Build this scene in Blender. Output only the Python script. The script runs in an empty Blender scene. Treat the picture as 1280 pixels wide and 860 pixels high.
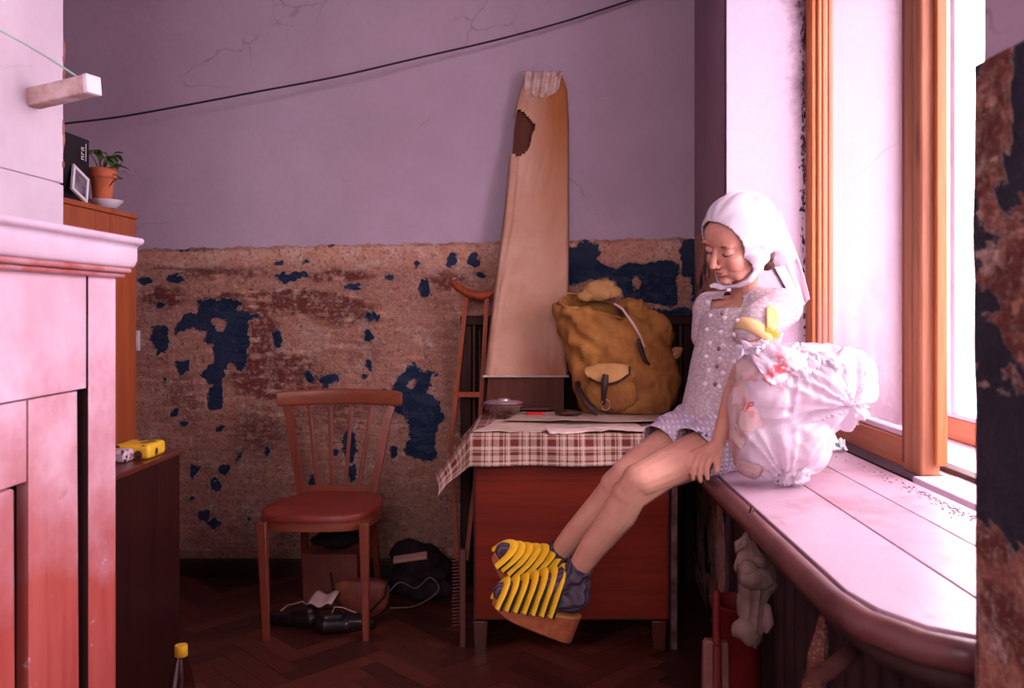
import bpy, bmesh, math, random
import numpy as np
from mathutils import Vector, Matrix, Euler
random.seed(7); R = np.random.RandomState(5)
S = bpy.context.scene; COL = S.collection

# ------------------------------------------------ camera, world, light, exposure
F = 1050.0; EYE = 1.26; VX, VY = 667.0, 385.0
cam = bpy.data.objects.new('camera', bpy.data.cameras.new('camera')); COL.objects.link(cam)
cam.location = (0, 0, EYE); cam.rotation_euler = (math.pi/2, 0, 0)
cam.data.lens = F/1280*36; cam.data.sensor_width = 36
cam.data.shift_x = -(VX-640)/1280; cam.data.shift_y = -(430-VY)/1280
cam.data.clip_start = .02
cam.data.dof.use_dof = True; cam.data.dof.focus_distance = 2.7; cam.data.dof.aperture_fstop = 5.6
S.camera = cam
S.view_settings.view_transform = 'Standard'; S.view_settings.look = 'None'
S.view_settings.gamma = 1; S.view_settings.exposure = 1.02; S.view_settings.use_curve_mapping = False

w = bpy.data.worlds.new('overcast_sky'); S.world = w; w.use_nodes = True
n = w.node_tree; n.nodes.clear()
wo = n.nodes.new('ShaderNodeOutputWorld'); bg = n.nodes.new('ShaderNodeBackground')
tc = n.nodes.new('ShaderNodeTexCoord'); sp = n.nodes.new('ShaderNodeSeparateXYZ'); cr = n.nodes.new('ShaderNodeValToRGB')
mr = n.nodes.new('ShaderNodeMapRange'); mr.inputs[1].default_value = -.3; mr.inputs[2].default_value = .3
n.links.new(tc.outputs['Generated'], sp.inputs[0]); n.links.new(sp.outputs[2], mr.inputs[0]); n.links.new(mr.outputs[0], cr.inputs[0])
cr.color_ramp.elements[0].color = (.40, .33, .36, 1); cr.color_ramp.elements[1].color = (1.0, .85, .935, 1)
n.links.new(cr.outputs[0], bg.inputs[0]); bg.inputs[1].default_value = 8.5; n.links.new(bg.outputs[0], wo.inputs[0])

def portal(name, loc, sx, sz):
    l = bpy.data.lights.new(name, 'AREA'); l.shape = 'RECTANGLE'; l.size = sx; l.size_y = sz
    l.cycles.is_portal = True
    o = bpy.data.objects.new(name, l); COL.objects.link(o); o.location = loc
    o.rotation_euler = (0, math.pi/2, 0)     # -Z points to -X (into the room)
    return o
portal('window_portal', (1.55, 1.98, 1.85), 1.95, 1.95)
_p = portal('fill_window_portal', (-.35, -2.75, 2.4), 2.0, 1.3); _p.rotation_euler = (math.pi/2, 0, 0)  # portal of the unseen window added for frontal fill
portal('second_window_portal', (1.55, -1.3, 1.85), 1.95, 1.8)

# ------------------------------------------------ numeric helpers
def V(px, py, d): return Vector(((px-VX)*d/F, d, EYE-(py-VY)*d/F))
def vnoise(p, seed=0):
    p = np.asarray(p, float); i = np.floor(p).astype(np.int64); f = p-i; f = f*f*(3-2*f)
    def h(a, b, c):
        x = (a*374761393 + b*668265263 + c*2147483647 + seed*974634777) & 0xffffffff
        x = ((x ^ (x >> 13))*1274126177) & 0xffffffff
        return ((x ^ (x >> 16)) & 0xffff)/65535.0
    r = 0
    for dx in (0, 1):
        for dy in (0, 1):
            for dz in (0, 1):
                wgt = (f[:, 0] if dx else 1-f[:, 0])*(f[:, 1] if dy else 1-f[:, 1])*(f[:, 2] if dz else 1-f[:, 2])
                r = r + wgt*h(i[:, 0]+dx, i[:, 1]+dy, i[:, 2]+dz)
    return r*2-1
def fbm(p, s=0, o=3):
    p = np.asarray(p, float); r = 0; a = 1
    for k in range(o): r = r + a*vnoise(p*(2**k), s+k); a *= .5
    return r
def interp(x, xs, ys): return float(np.interp(x, xs, ys))

# ------------------------------------------------ objects
def base(o):
    v = Vector((0, 0, 0))
    while o is not None: v += o.location; o = o.parent
    return v
def thing(name, label, cat, loc=(0, 0, 0), group=None):
    o = bpy.data.objects.new(name, None); COL.objects.link(o); o.location = loc; o.empty_display_size = .05
    o['label'] = label; o['category'] = cat
    if group: o['group'] = group
    return o
def link(name, me, m, parent=None, kind=None, label=None, cat=None, group=None, smooth=True, bevel=0, seg=2, weld=False):
    o = bpy.data.objects.new(name, me); COL.objects.link(o)
    if parent is not None: o.parent = parent
    if m is not None:
        me.materials.clear()
        for x in (m if isinstance(m, (list, tuple)) else [m]): me.materials.append(x)
    if smooth: me.polygons.foreach_set('use_smooth', [True]*len(me.polygons))
    if bevel:
        b = o.modifiers.new('bevel', 'BEVEL'); b.width = bevel; b.segments = seg; b.limit_method = 'ANGLE'; b.angle_limit = .6; b.harden_normals = False
        if smooth: me.set_sharp_from_angle(angle=.6)
    elif smooth: me.set_sharp_from_angle(angle=1.1)
    if kind: o['kind'] = kind
    if label: o['label'] = label
    if cat: o['category'] = cat
    if group: o['group'] = group
    return o

class MB:
    def __init__(s): s.v = []; s.f = []
    def add(s, vs, fs):
        b = len(s.v); s.v += [tuple(x) for x in vs]; s.f += [tuple(i+b for i in f) for f in fs]; return s
    def box(s, x0, x1, y0, y1, z0, z1):
        return s.add([(x0,y0,z0),(x1,y0,z0),(x1,y1,z0),(x0,y1,z0),(x0,y0,z1),(x1,y0,z1),(x1,y1,z1),(x0,y1,z1)],
                     [(0,3,2,1),(4,5,6,7),(0,1,5,4),(1,2,6,5),(2,3,7,6),(3,0,4,7)])
    def rbox(s, c, size, M=None):
        M = M or Matrix.Identity(3); c = Vector(c); h = [x/2 for x in size]
        vs = [c+M@Vector((a*h[0], b*h[1], g*h[2])) for g in (-1, 1) for a, b in ((-1,-1),(1,-1),(1,1),(-1,1))]
        return s.add(vs, [(0,3,2,1),(4,5,6,7),(0,1,5,4),(1,2,6,5),(2,3,7,6),(3,0,4,7)])
    def bar(s, p0, p1, w, t, w1=None, t1=None, side=None):
        p0 = Vector(p0); p1 = Vector(p1); a = (p1-p0).normalized(); w1 = w1 or w; t1 = t1 or t
        sd = Vector(side) if side else Vector((1, 0, 0))
        u = (sd-a*sd.dot(a)).normalized(); q = a.cross(u)
        vs = [p0+u*x*w/2+q*y*t/2 for x, y in ((-1,-1),(1,-1),(1,1),(-1,1))]+[p1+u*x*w1/2+q*y*t1/2 for x, y in ((-1,-1),(1,-1),(1,1),(-1,1))]
        return s.add(vs, [(0,3,2,1),(4,5,6,7),(0,1,5,4),(1,2,6,5),(2,3,7,6),(3,0,4,7)])
    def tube(s, pts, rad, seg=8, cap=True, flat=None):
        pts = [Vector(p) for p in pts]; n = len(pts)
        rad = list(rad) if hasattr(rad, '__len__') else [rad]*n
        vs = []; prev = None
        for i, p in enumerate(pts):
            t = (pts[min(i+1, n-1)]-pts[max(i-1, 0)]).normalized()
            if prev is None:
                u = t.orthogonal().normalized() if flat is None else (Vector(flat)-t*Vector(flat).dot(t)).normalized()
            else: u = (prev-t*prev.dot(t)).normalized()
            prev = u; q = t.cross(u); r = rad[i]; ru, rq = (r if isinstance(r, tuple) else (r, r))
            for k in range(seg):
                a = 2*math.pi*k/seg; vs.append(p+u*math.cos(a)*ru+q*math.sin(a)*rq)
        fs = [(i*seg+k, i*seg+(k+1) % seg, (i+1)*seg+(k+1) % seg, (i+1)*seg+k) for i in range(n-1) for k in range(seg)]
        if cap: fs += [tuple(range(seg))[::-1], tuple((n-1)*seg+k for k in range(seg))]
        return s.add(vs, fs)
    def lathe(s, prof, c, seg=20, M=None, rip=0, nrip=0):
        c = Vector(c); M = M or Matrix.Identity(3); vs = []; m = len(prof)
        for r, z in prof:
            for k in range(seg):
                a = 2*math.pi*k/seg; rr = r*(1+rip*math.cos(nrip*a)); vs.append(c+M@Vector((rr*math.cos(a), rr*math.sin(a), z)))
        fs = [(i*seg+k, i*seg+(k+1) % seg, (i+1)*seg+(k+1) % seg, (i+1)*seg+k) for i in range(m-1) for k in range(seg)]
        if prof[0][0] > 1e-6: fs.append(tuple(range(seg))[::-1])
        if prof[-1][0] > 1e-6: fs.append(tuple((m-1)*seg+k for k in range(seg)))
        return s.add(vs, fs)
    def ell(s, c, r, M=None, nu=16, nv=10):
        c = Vector(c); M = M or Matrix.Identity(3); r = r if hasattr(r, '__len__') else (r, r, r)
        vs = [c+M@Vector((0, 0, -r[2]))]
        for i in range(1, nv):
            b = math.pi*(i/nv-.5)
            for k in range(nu):
                a = 2*math.pi*k/nu; vs.append(c+M@Vector((r[0]*math.cos(b)*math.cos(a), r[1]*math.cos(b)*math.sin(a), r[2]*math.sin(b))))
        vs.append(c+M@Vector((0, 0, r[2])))
        fs = [(0, 1+(k+1) % nu, 1+k) for k in range(nu)]
        for i in range(nv-2):
            for k in range(nu): a = 1+i*nu+k; b = 1+i*nu+(k+1) % nu; fs.append((a, b, b+nu, a+nu))
        l = len(vs)-1; o = 1+(nv-2)*nu
        fs += [(o+k, o+(k+1) % nu, l) for k in range(nu)]
        return s.add(vs, fs)
    def cap(s, p0, r0, p1, r1, nu=16, nv=10):
        p0 = Vector(p0); p1 = Vector(p1); a = (p1-p0).normalized(); u = a.orthogonal().normalized(); q = a.cross(u)
        vs = []; nn = nv*2
        for i in range(nn+1):
            b = math.pi*(i/nn-.5); lo = i <= nv
            for rep in ((0, 1) if i == nv else (0,)):
                P, r = (p0, r0) if (lo and rep == 0) else (p1, r1)
                for k in range(nu):
                    t = 2*math.pi*k/nu; vs.append(P+(u*math.cos(t)+q*math.sin(t))*math.cos(b)*r*.9999+a*math.sin(b)*r)
        m = len(vs)//nu
        fs = [(i*nu+k, i*nu+(k+1) % nu, (i+1)*nu+(k+1) % nu, (i+1)*nu+k) for i in range(m-1) for k in range(nu)]
        fs += [tuple(range(nu))[::-1], tuple((m-1)*nu+k for k in range(nu))]
        return s.add(vs, fs)
    def grid(s, fn, nu, nv, closed=False):
        vs = [fn(i/(nu if closed else nu-1), j/(nv-1)) for j in range(nv) for i in range(nu)]
        lim = nu if closed else nu-1
        fs = [(j*nu+i, j*nu+(i+1) % nu, (j+1)*nu+(i+1) % nu, (j+1)*nu+i) for j in range(nv-1) for i in range(lim)]
        return s.add(vs, fs)
    def prism(s, poly, ax, a, b):   # poly in the two other axes, extruded along ax ('x','y','z') from a to b
        def mk(p, t): return {'x': (t, p[0], p[1]), 'y': (p[0], t, p[1]), 'z': (p[0], p[1], t)}[ax]
        n = len(poly); vs = [mk(p, a) for p in poly]+[mk(p, b) for p in poly]
        return s.add(vs, [tuple(range(n)), tuple(range(2*n-1, n-1, -1))]+[(i, i+n, (i+1) % n+n, (i+1) % n) for i in range(n)])
    def noise(s, amp, sc, seed=0, start=0):
        p = np.array(s.v[start:]); 
        for k in range(3): p[:, k] += amp*fbm(p*sc+17.3*k, seed+k*7, 2)
        s.v[start:] = [tuple(x) for x in p]; return s
    def mesh(s, name, off=Vector((0, 0, 0))):
        me = bpy.data.meshes.new(name); p = np.array(s.v)-np.array(off)
        me.from_pydata(p.tolist(), [], s.f); me.update()
        bm = bmesh.new(); bm.from_mesh(me); bmesh.ops.recalc_face_normals(bm, faces=bm.faces); bm.to_mesh(me); bm.free()
        return me
    def build(s, name, m, parent=None, **k):
        return link(name, s.mesh(name, base(parent)), m, parent, **k)

def remesh(mb, voxel, smooth=4, name='form'):
    me = mb.mesh(name); o = bpy.data.objects.new('tmp', me); COL.objects.link(o)
    r = o.modifiers.new('r', 'REMESH'); r.mode = 'VOXEL'; r.voxel_size = voxel
    if smooth:
        q = o.modifiers.new('s', 'SMOOTH'); q.factor = .5; q.iterations = smooth
    dg = bpy.context.evaluated_depsgraph_get(); dg.update()
    out = bpy.data.meshes.new_from_object(o.evaluated_get(dg))
    bpy.data.objects.remove(o); bpy.data.meshes.remove(me); out.name = name
    return out
def getv(me):
    a = np.empty(len(me.vertices)*3); me.vertices.foreach_get('co', a); return a.reshape(-1, 3)
def getn(me):
    a = np.empty(len(me.vertices)*3); me.vertex_normals.foreach_get('vector', a); return a.reshape(-1, 3)
def setv(me, p): me.vertices.foreach_set('co', np.asarray(p).ravel()); me.update()
def fattr(me, name, vals):
    a = me.attributes.new(name, 'FLOAT', 'POINT'); a.data.foreach_set('value', np.asarray(vals, dtype=np.float32).ravel())
def cut(me, mask):
    bm = bmesh.new(); bm.from_mesh(me); bm.verts.ensure_lookup_table()
    bmesh.ops.delete(bm, geom=[bm.verts[i] for i in np.nonzero(mask)[0]], context='VERTS'); bm.to_mesh(me); bm.free(); me.update()
def place(me, name, m, parent, **k):
    p = getv(me)-np.array(base(parent)); setv(me, p); return link(name, me, m, parent, **k)
def solid(o, t, off=-1):
    s = o.modifiers.new('solid', 'SOLIDIFY'); s.thickness = t; s.offset = off; return o
def sub(o, l=1):
    s = o.modifiers.new('sub', 'SUBSURF'); s.levels = l; s.render_levels = l; return o

def smooth_path(pts, n=8):
    P = [Vector(p) for p in pts]; P = [P[0]*2-P[1]]+P+[P[-1]*2-P[-2]]; out = []
    for i in range(1, len(P)-2):
        for k in range(n):
            t = k/n; a, b, c, d = P[i-1:i+3]; out.append(.5*((2*b)+(c-a)*t+(2*a-5*b+4*c-d)*t*t+(3*b-a-3*c+d)*t**3))
    return out+[P[-2]]
# ------------------------------------------------ materials
class NT:
    def __init__(s, name):
        s.m = bpy.data.materials.new(name); s.m.use_nodes = True; s.t = s.m.node_tree; s.t.nodes.clear()
        s.out = s.N('ShaderNodeOutputMaterial'); s.b = s.N('ShaderNodeBsdfPrincipled'); s.L(s.b.outputs[0], s.out.inputs[0])
        s.co = s.N('ShaderNodeTexCoord').outputs['Object']
    def N(s, t, **k):
        n = s.t.nodes.new(t)
        for a, b in k.items(): setattr(n, a, b)
        return n
    def L(s, a, b): s.t.links.new(a, b)
    def set(s, sock, v):
        if hasattr(v, 'is_output') or isinstance(v, bpy.types.NodeSocket): s.L(v, sock)
        elif hasattr(v, '__len__') and len(v) == 3 and sock.type == 'RGBA': sock.default_value = (*v, 1)
        else: sock.default_value = v
    def scale(s, v, src=None, rot=(0, 0, 0), loc=(0, 0, 0)):
        n = s.N('ShaderNodeMapping'); s.L(src or s.co, n.inputs[0]); n.inputs['Scale'].default_value = v; n.inputs['Rotation'].default_value = rot
        n.inputs['Location'].default_value = loc; return n.outputs[0]
    def noise(s, sc, det=4, rough=.55, src=None, dist=0):
        n = s.N('ShaderNodeTexNoise'); s.L(src or s.co, n.inputs['Vector']); n.inputs['Scale'].default_value = sc
        n.inputs['Detail'].default_value = det; n.inputs['Roughness'].default_value = rough; n.inputs['Distortion'].default_value = dist
        return n.outputs['Fac']
    def vor(s, sc, src=None, feat='F1', rnd=1):
        n = s.N('ShaderNodeTexVoronoi', feature=feat); s.L(src or s.co, n.inputs['Vector']); n.inputs['Scale'].default_value = sc; n.inputs['Randomness'].default_value = rnd
        return n.outputs['Distance']
    def wave(s, sc, dist=0, det=2, ax='X', src=None, prof='SIN', ds=1):
        n = s.N('ShaderNodeTexWave', bands_direction=ax, wave_profile=prof); s.L(src or s.co, n.inputs['Vector']); n.inputs['Scale'].default_value = sc
        n.inputs['Distortion'].default_value = dist; n.inputs['Detail'].default_value = det; n.inputs['Detail Scale'].default_value = ds
        return n.outputs['Fac']
    def rng(s, v, a, b, c=0, d=1):
        n = s.N('ShaderNodeMapRange'); s.set(n.inputs[0], v)
        for i, x in enumerate((a, b, c, d)): n.inputs[i+1].default_value = x
        return n.outputs[0]
    def math(s, op, a, b=0, c=0):
        n = s.N('ShaderNodeMath', operation=op); s.set(n.inputs[0], a); s.set(n.inputs[1], b); s.set(n.inputs[2], c); return n.outputs[0]
    def mix(s, f, a, b, mode='MIX'):
        n = s.N('ShaderNodeMix', data_type='RGBA', blend_type=mode); s.set(n.inputs[0], f); s.set(n.inputs[6], a); s.set(n.inputs[7], b); return n.outputs[2]
    def attr(s, name): return s.N('ShaderNodeAttribute', attribute_name=name).outputs['Fac']
    def sep(s, src=None):
        n = s.N('ShaderNodeSeparateXYZ'); s.L(src or s.co, n.inputs[0]); return n.outputs
    def bump(s, h, st=.3, dist=.01):
        n = s.N('ShaderNodeBump'); s.set(n.inputs['Height'], h); n.inputs['Strength'].default_value = st; n.inputs['Distance'].default_value = dist
        s.L(n.outputs[0], s.b.inputs['Normal']); return s
    def done(s, col, rough=.6, spec=.4, metal=0, **k):
        s.set(s.b.inputs['Base Color'], col); s.set(s.b.inputs['Roughness'], rough); s.b.inputs['Specular IOR Level'].default_value = spec
        s.b.inputs['Metallic'].default_value = metal
        for a, b in k.items(): s.set(s.b.inputs[a.replace('_', ' ')], b)
        return s.m
def simple(name, c, c2=None, sc=8, rough=.6, spec=.3, bump=.15, bsc=60, stretch=(1, 1, 1), dist=.004, **k):
    t = NT(name); src = t.scale(stretch); c2 = c2 or tuple(x*.7 for x in c)
    f = t.rng(t.noise(sc, 5, .6, src), .35, .65); t.bump(t.noise(bsc, 3, .6, src), bump, dist)
    return t.done(t.mix(f, c2, c), rough, spec, **k)
def wood(name, c, c2, along='z', rough=.5, spec=.4, sc=1.0, knots=False, scr=.0):
    t = NT(name); st = {'z': (26, 26, 1.4), 'x': (1.4, 26, 26), 'y': (26, 1.4, 26)}[along]
    src = t.scale(tuple(x*sc for x in st)); g = t.noise(1.0, 5, .6, src, 1.2)
    st2 = tuple(x*4*sc for x in st); g2 = t.noise(1.0, 3, .7, t.scale(st2))
    f = t.math('ADD', t.math('MULTIPLY', g, .65), t.math('MULTIPLY', g2, .35)); col = t.mix(t.rng(f, .33, .67), c2, c)
    if knots:
        kn = {'z': (9, 9, 1.9), 'x': (1.9, 9, 9), 'y': (9, 1.9, 9)}[along]
        v = t.vor(1.0, t.scale(kn)); col = t.mix(t.rng(v, .16, .05), col, tuple(x*.25 for x in c2))
    if scr:
        v = t.noise(7, 6, .75); col = t.mix(t.rng(v, .6, .66, 0, scr), col, tuple(min(1, x*2+.05) for x in c))
    t.bump(f, .25, .003); return t.done(col, rough, spec)
# ------------------------------------------------ plaster and peeling paint
WALLY = 3.95
def zline(x): return 1.535+(x+1.86)*.0213
def plaster(name, c, c2, crack=.6, rough=.75):
    t = NT(name); f = t.rng(t.noise(1.6, 5, .6), .35, .65); f2 = t.noise(30, 5, .7)
    col = t.mix(f, c2, c); col = t.mix(t.rng(f2, .3, .7, 0, .35), col, tuple(x*.82 for x in c))
    cr = t.N('ShaderNodeTexVoronoi', feature='DISTANCE_TO_EDGE'); wv = t.N('ShaderNodeVectorMath', operation='ADD')
    nz = t.N('ShaderNodeTexNoise'); t.L(t.co, nz.inputs['Vector']); nz.inputs['Scale'].default_value = 3; nz.inputs['Detail'].default_value = 6
    sc = t.N('ShaderNodeVectorMath', operation='SCALE'); t.L(nz.outputs['Color'], sc.inputs[0]); sc.inputs['Scale'].default_value = .35
    t.L(t.co, wv.inputs[0]); t.L(sc.outputs[0], wv.inputs[1]); t.L(wv.outputs[0], cr.inputs['Vector']); cr.inputs['Scale'].default_value = 1.7
    k = t.math('MULTIPLY', t.rng(cr.outputs['Distance'], .006, .0, 0, crack), t.rng(t.noise(2.3, 2), .52, .6))
    col = t.mix(k, col, (.05, .03, .04))
    t.bump(t.math('ADD', f2, t.math('MULTIPLY', k, -1)), .35, .006)
    return t.done(col, rough, .2)
LAV = plaster('lavender_plaster', (.52, .405, .485), (.44, .335, .405), .35)
WHITE = plaster('whitewashed_plaster', (.70, .60, .67), (.54, .42, .50), .7)
OUTWHITE = plaster('painted_reveal', (.46, .41, .44), (.42, .36, .40), .6)

def peel(name, use_attr=True, blue=(.008, .022, .060), ochre=(.66, .37, .25), dark=.35, sc=1.0, thr=.55, zs=0.0):
    t = NT(name)
    n1 = t.noise(3.2*sc, 6, .65); n2 = t.noise(26*sc, 6, .75); n3 = t.noise(70*sc, 3, .7); hs = t.noise(1.0, 6, .7, t.scale((5*sc, 5*sc, 34*sc)))
    col = t.mix(t.rng(n2, .35, .62), (.52, .235, .15), ochre)
    col = t.mix(t.rng(t.noise(9*sc, 5, .7), .52, .66), col, (.68, .48, .38))
    mar = t.attr('maroon') if use_attr else t.rng(n1, .5, .7)
    speck = t.rng(t.math('ADD', t.math('MULTIPLY', n2, .6), t.math('MULTIPLY', hs, .5)), .47, .57)
    mm = t.math('MULTIPLY', speck, t.rng(mar, .02, .45)); col = t.mix(mm, col, (.15, .028, .020))
    col = t.mix(t.math('MULTIPLY', t.rng(n3, .53, .68), .75), col, (.13, .04, .035)); col = t.mix(t.math('MULTIPLY', t.rng(t.noise(48*sc, 6, .8), .54, .64), .7), col, (.60, .43, .36))
    shade_and_cracks = t.attr('shade_and_cracks') if use_attr else 0.0
    if use_attr:
        d = t.attr('blue'); bm_ = t.rng(t.math('ADD', d, t.math('MULTIPLY', t.math('SUBTRACT', t.noise(42, 4, .7), .5), 13)), -.7, .7)
        col = t.mix(t.math('MULTIPLY', shade_and_cracks, t.rng(n2, .2, .7, .35, 1)), col, (.05, .018, .018))
    else: bm_ = t.rng(t.math('ADD', t.noise(2.6*sc, 7, .62, None, .6), t.math('MULTIPLY', t.math('SUBTRACT', t.sep()[2], 1.12), zs)), thr, thr+.012)
    bcol = t.mix(t.rng(n3, .62, .7, 0, .5), blue, (.05, .07, .11)); col = t.mix(bm_, col, bcol)
    edge = t.math('MULTIPLY', t.math('MULTIPLY', bm_, t.math('SUBTRACT', 1.0, bm_)), 2.5); col = t.mix(edge, col, (.5, .36, .32))
    t.bump(t.math('SUBTRACT', t.math('ADD', t.math('ADD', n2, n3), mm), t.math('MULTIPLY', bm_, 1.4)), .8, .008)
    return t.done(col, t.mix(bm_, (.75,)*3, (.42,)*3), .35)
PEEL = peel('peeling_wall_paint')
PEELN = peel('peeling_blue_paint', False, (.010, .014, .030), (.26, .085, .05), sc=1.5, thr=.485, zs=.35)
PEELD = peel('peeling_blue_corner', False, thr=.55)

# ------------------------------------------------ the room
XL, YB, ZC = -2.35, -2.6, 3.15
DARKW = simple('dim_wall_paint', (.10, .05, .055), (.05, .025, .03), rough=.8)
FL = simple('dark_floor_stain', (.050, .014, .010), (.025, .008, .006), sc=5, rough=.45)
CEIL = simple('ceiling_whitewash', (.42, .33, .38), sc=2, rough=.9)
def struct(name, mb, m, parent=None, **k): return mb.build(name, m, parent, kind='structure', smooth=False, **k)
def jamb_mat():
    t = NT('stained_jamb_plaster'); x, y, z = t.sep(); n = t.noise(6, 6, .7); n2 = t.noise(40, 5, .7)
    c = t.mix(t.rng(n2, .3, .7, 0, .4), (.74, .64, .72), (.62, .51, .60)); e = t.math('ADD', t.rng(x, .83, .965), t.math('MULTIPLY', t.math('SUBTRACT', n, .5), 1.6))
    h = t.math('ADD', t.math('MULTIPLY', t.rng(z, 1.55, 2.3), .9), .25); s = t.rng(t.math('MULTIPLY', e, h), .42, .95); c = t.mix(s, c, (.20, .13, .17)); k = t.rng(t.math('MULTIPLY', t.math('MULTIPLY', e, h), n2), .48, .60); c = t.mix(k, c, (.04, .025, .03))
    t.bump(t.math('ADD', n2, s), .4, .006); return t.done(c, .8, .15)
floor = struct('floor', MB().box(XL-.1, 1.5, YB-.1, 4.05, -.1, 0), FL)
struct('ceiling', MB().box(XL-.1, 1.5, YB-.1, 4.05, ZC, ZC+.1), CEIL)
struct('wall_left', MB().box(XL-.1, XL, YB-.1, 4.05, 0, ZC), LAV)
wf_ = struct('wall_front', MB().box(XL, -1.2, YB-.1, YB, 0, ZC), DARKW)
struct('wall_front_corner', MB().box(.6, 1.5, YB-.1, YB, 0, ZC), DARKW)
struct('wall_front_lintel', MB().box(-1.2, .6, YB-.1, YB, 3.0, ZC), DARKW); struct('wall_front_below_opening', MB().box(-1.2, .6, YB-.1, YB, 0, 1.75), DARKW)  # opening left for the added fill window
wb = struct('wall_back', MB().box(XL, 1.5, WALLY, WALLY+.1, 0, ZC), LAV)

# back wall wainscot: dense sheet with patches of old blue paint
BLUE_POLY = [
 [(250,374),(287,373),(306,378),(311,390),(326,394),(311,402),(310,427),(306,466),(296,461),(287,451),(282,466),(280,490),(279,511),(262,513),(259,490),(264,483),(251,468),(265,456),(268,432),(255,427),(260,414),(243,410),(231,412),(219,419),(223,402),(233,390),(248,392)],
 [(190,408),(212,406),(212,436),(197,443),(190,425)], [(217,446),(228,450),(240,446),(238,460),(224,470)],
 [(342,345),(356,342),(388,340),(387,346),(352,356)], [(377,464),(388,462),(396,472),(412,466),(426,466),(423,478),(405,485),(398,476),(384,478)],
 [(475,484),(490,486),(500,470),(515,453),(530,462),(545,465),(538,480),(533,490),(548,500),(555,522),(545,545),(548,572),(530,578),(510,570),(505,555),(512,540),(508,522),(490,512),(490,495)],
 [(709,313),(728,301),(747,304),(753,315),(747,324),(769,337),(785,328),(804,331),(822,324),(848,329),(846,346),(845,384),(813,381),(791,375),(779,372),(772,353),(757,346),(741,350),(728,353),(709,359)],
 [(850,300),(872,296),(872,390),(866,392),(862,350),(852,345)],
 [(700,392),(870,385),(872,560),(700,560)]]
HOLE = [(274,404,9,8), (308,384,9,4), (515,480,5,6), (795,354,5,9)]
SPOT = [(181,350,8,5),(220,350,11,6),(443,358,11,4),(347,423,7,13),(487,346,7,4),(531,361,9,13),(592,326,8,9),(565,325,6,9),(602,343,8,4),(464,396,12,5),(459,420,7,9),(462,457,5,8),
 (219,515,6,5),(230,530,8,4),(275,536,5,4),(206,475,3,4),(201,381,7,5),(243,589,5,9),(280,586,6,7),(270,607,7,9),(257,645,8,8),(268,654,9,6),(238,623,4,3),(493,563,6,9),(438,558,8,20),(442,590,6,12),
 (420,565,5,5),(335,565,4,10),(300,568,3,8),(350,329,6,4),(384,327,4,3),(300,306,14,2),(400,304,22,3),(240,312,18,2),(455,470,4,4),(392,600,4,9),(312,650,4,4),(520,330,4,3)]
MAR = [(350,378,95,14,1.3),(322,430,26,46,1.2),(345,470,65,34,.8),(205,372,35,16,.6),(425,345,45,9,.8),(280,340,90,10,.5),(430,390,60,25,.5),(560,350,35,18,.5),(230,500,40,60,.35),(330,540,60,50,.4),(430,520,50,50,.35),(450,440,60,40,.3)]
def psdf(px, py, poly):
    d = np.full(px.shape, 1e9); ins = np.zeros(px.shape, bool); n = len(poly)
    for i in range(n):
        x0, y0 = poly[i]; x1, y1 = poly[(i+1) % n]; ex, ey = x1-x0, y1-y0; wx, wy = px-x0, py-y0
        t = np.clip((wx*ex+wy*ey)/(ex*ex+ey*ey), 0, 1); d = np.minimum(d, np.hypot(wx-t*ex, wy-t*ey))
        c = ((y0 <= py) != (y1 <= py)) & (px < ex*(py-y0)/(ey if ey else 1e-9)+x0); ins ^= c
    return np.where(ins, d, -d)
NX, NZ = 350, 200; XA, XB_ = -1.98, .76
mb = MB()
def wfn(u, v):
    x = XA+(XB_-XA)*u; top = zline(x)+.004*math.sin(x*31)+.003*math.sin(x*77); return (x, WALLY-.003, .0+top*v)
mb.grid(wfn, NX, NZ); me = mb.mesh('peeling_paint'); p = getv(me)
px = VX+p[:, 0]/WALLY*F; py = VY-(p[:, 2]-EYE)/WALLY*F
q = np.c_[px/9, py/9, 0*px]; wx = px+2.5*fbm(q, 3); wy = py+2.5*fbm(q+50, 9)
d = np.full(px.shape, -60.0)
for po in BLUE_POLY: d = np.maximum(d, psdf(wx, wy, po))
for cx, cy, rx, ry in SPOT: d = np.maximum(d, (1-np.hypot((wx-cx)/rx, (wy-cy)/ry))*min(rx, ry))
for cx, cy, rx, ry in HOLE: d = np.minimum(d, -(1-np.hypot((wx-cx)/rx, (wy-cy)/ry))*min(rx, ry))
m = np.zeros(px.shape)
for cx, cy, rx, ry, a in MAR: m = np.maximum(m, a*np.clip(1.35-np.hypot((wx-cx)/rx, (wy-cy)/ry), 0, 1))
m = np.maximum(m, .22)
clean = np.clip((345-py)/25, 0, 1); m = m*(1-.8*clean)
g = np.clip((py-540)/190, 0, 1)**1.2*.75+.25*np.clip((px-440)/150, 0, 1)*np.clip((py-430)/80, 0, 1)  # light falloff toward floor and lower right, painted as darker colour
line = np.exp(-((py-(338+3*np.sin(px/40)))/1.6)**2)*np.clip(vnoise(np.c_[px/30, py*0, px*0], 4)+.5, 0, 1)*(px < 300)
topl = np.exp(-((p[:, 2]-(zline(p[:, 0])-.006))/.006)**2)*np.clip(vnoise(np.c_[px/16, py*0, px*0], 8)+.6, 0, 1)
g = np.clip(np.maximum(np.maximum(g, line*.9), topl), 0, 1)
fattr(me, 'blue', d); fattr(me, 'maroon', m); fattr(me, 'shade_and_cracks', g)
p[:, 1] += .0015*fbm(p*9, 2)-.001*np.clip(-d/2, -1, 1); setv(me, p)
link('peeling_paint', me, PEEL, wb, kind='structure')
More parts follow.
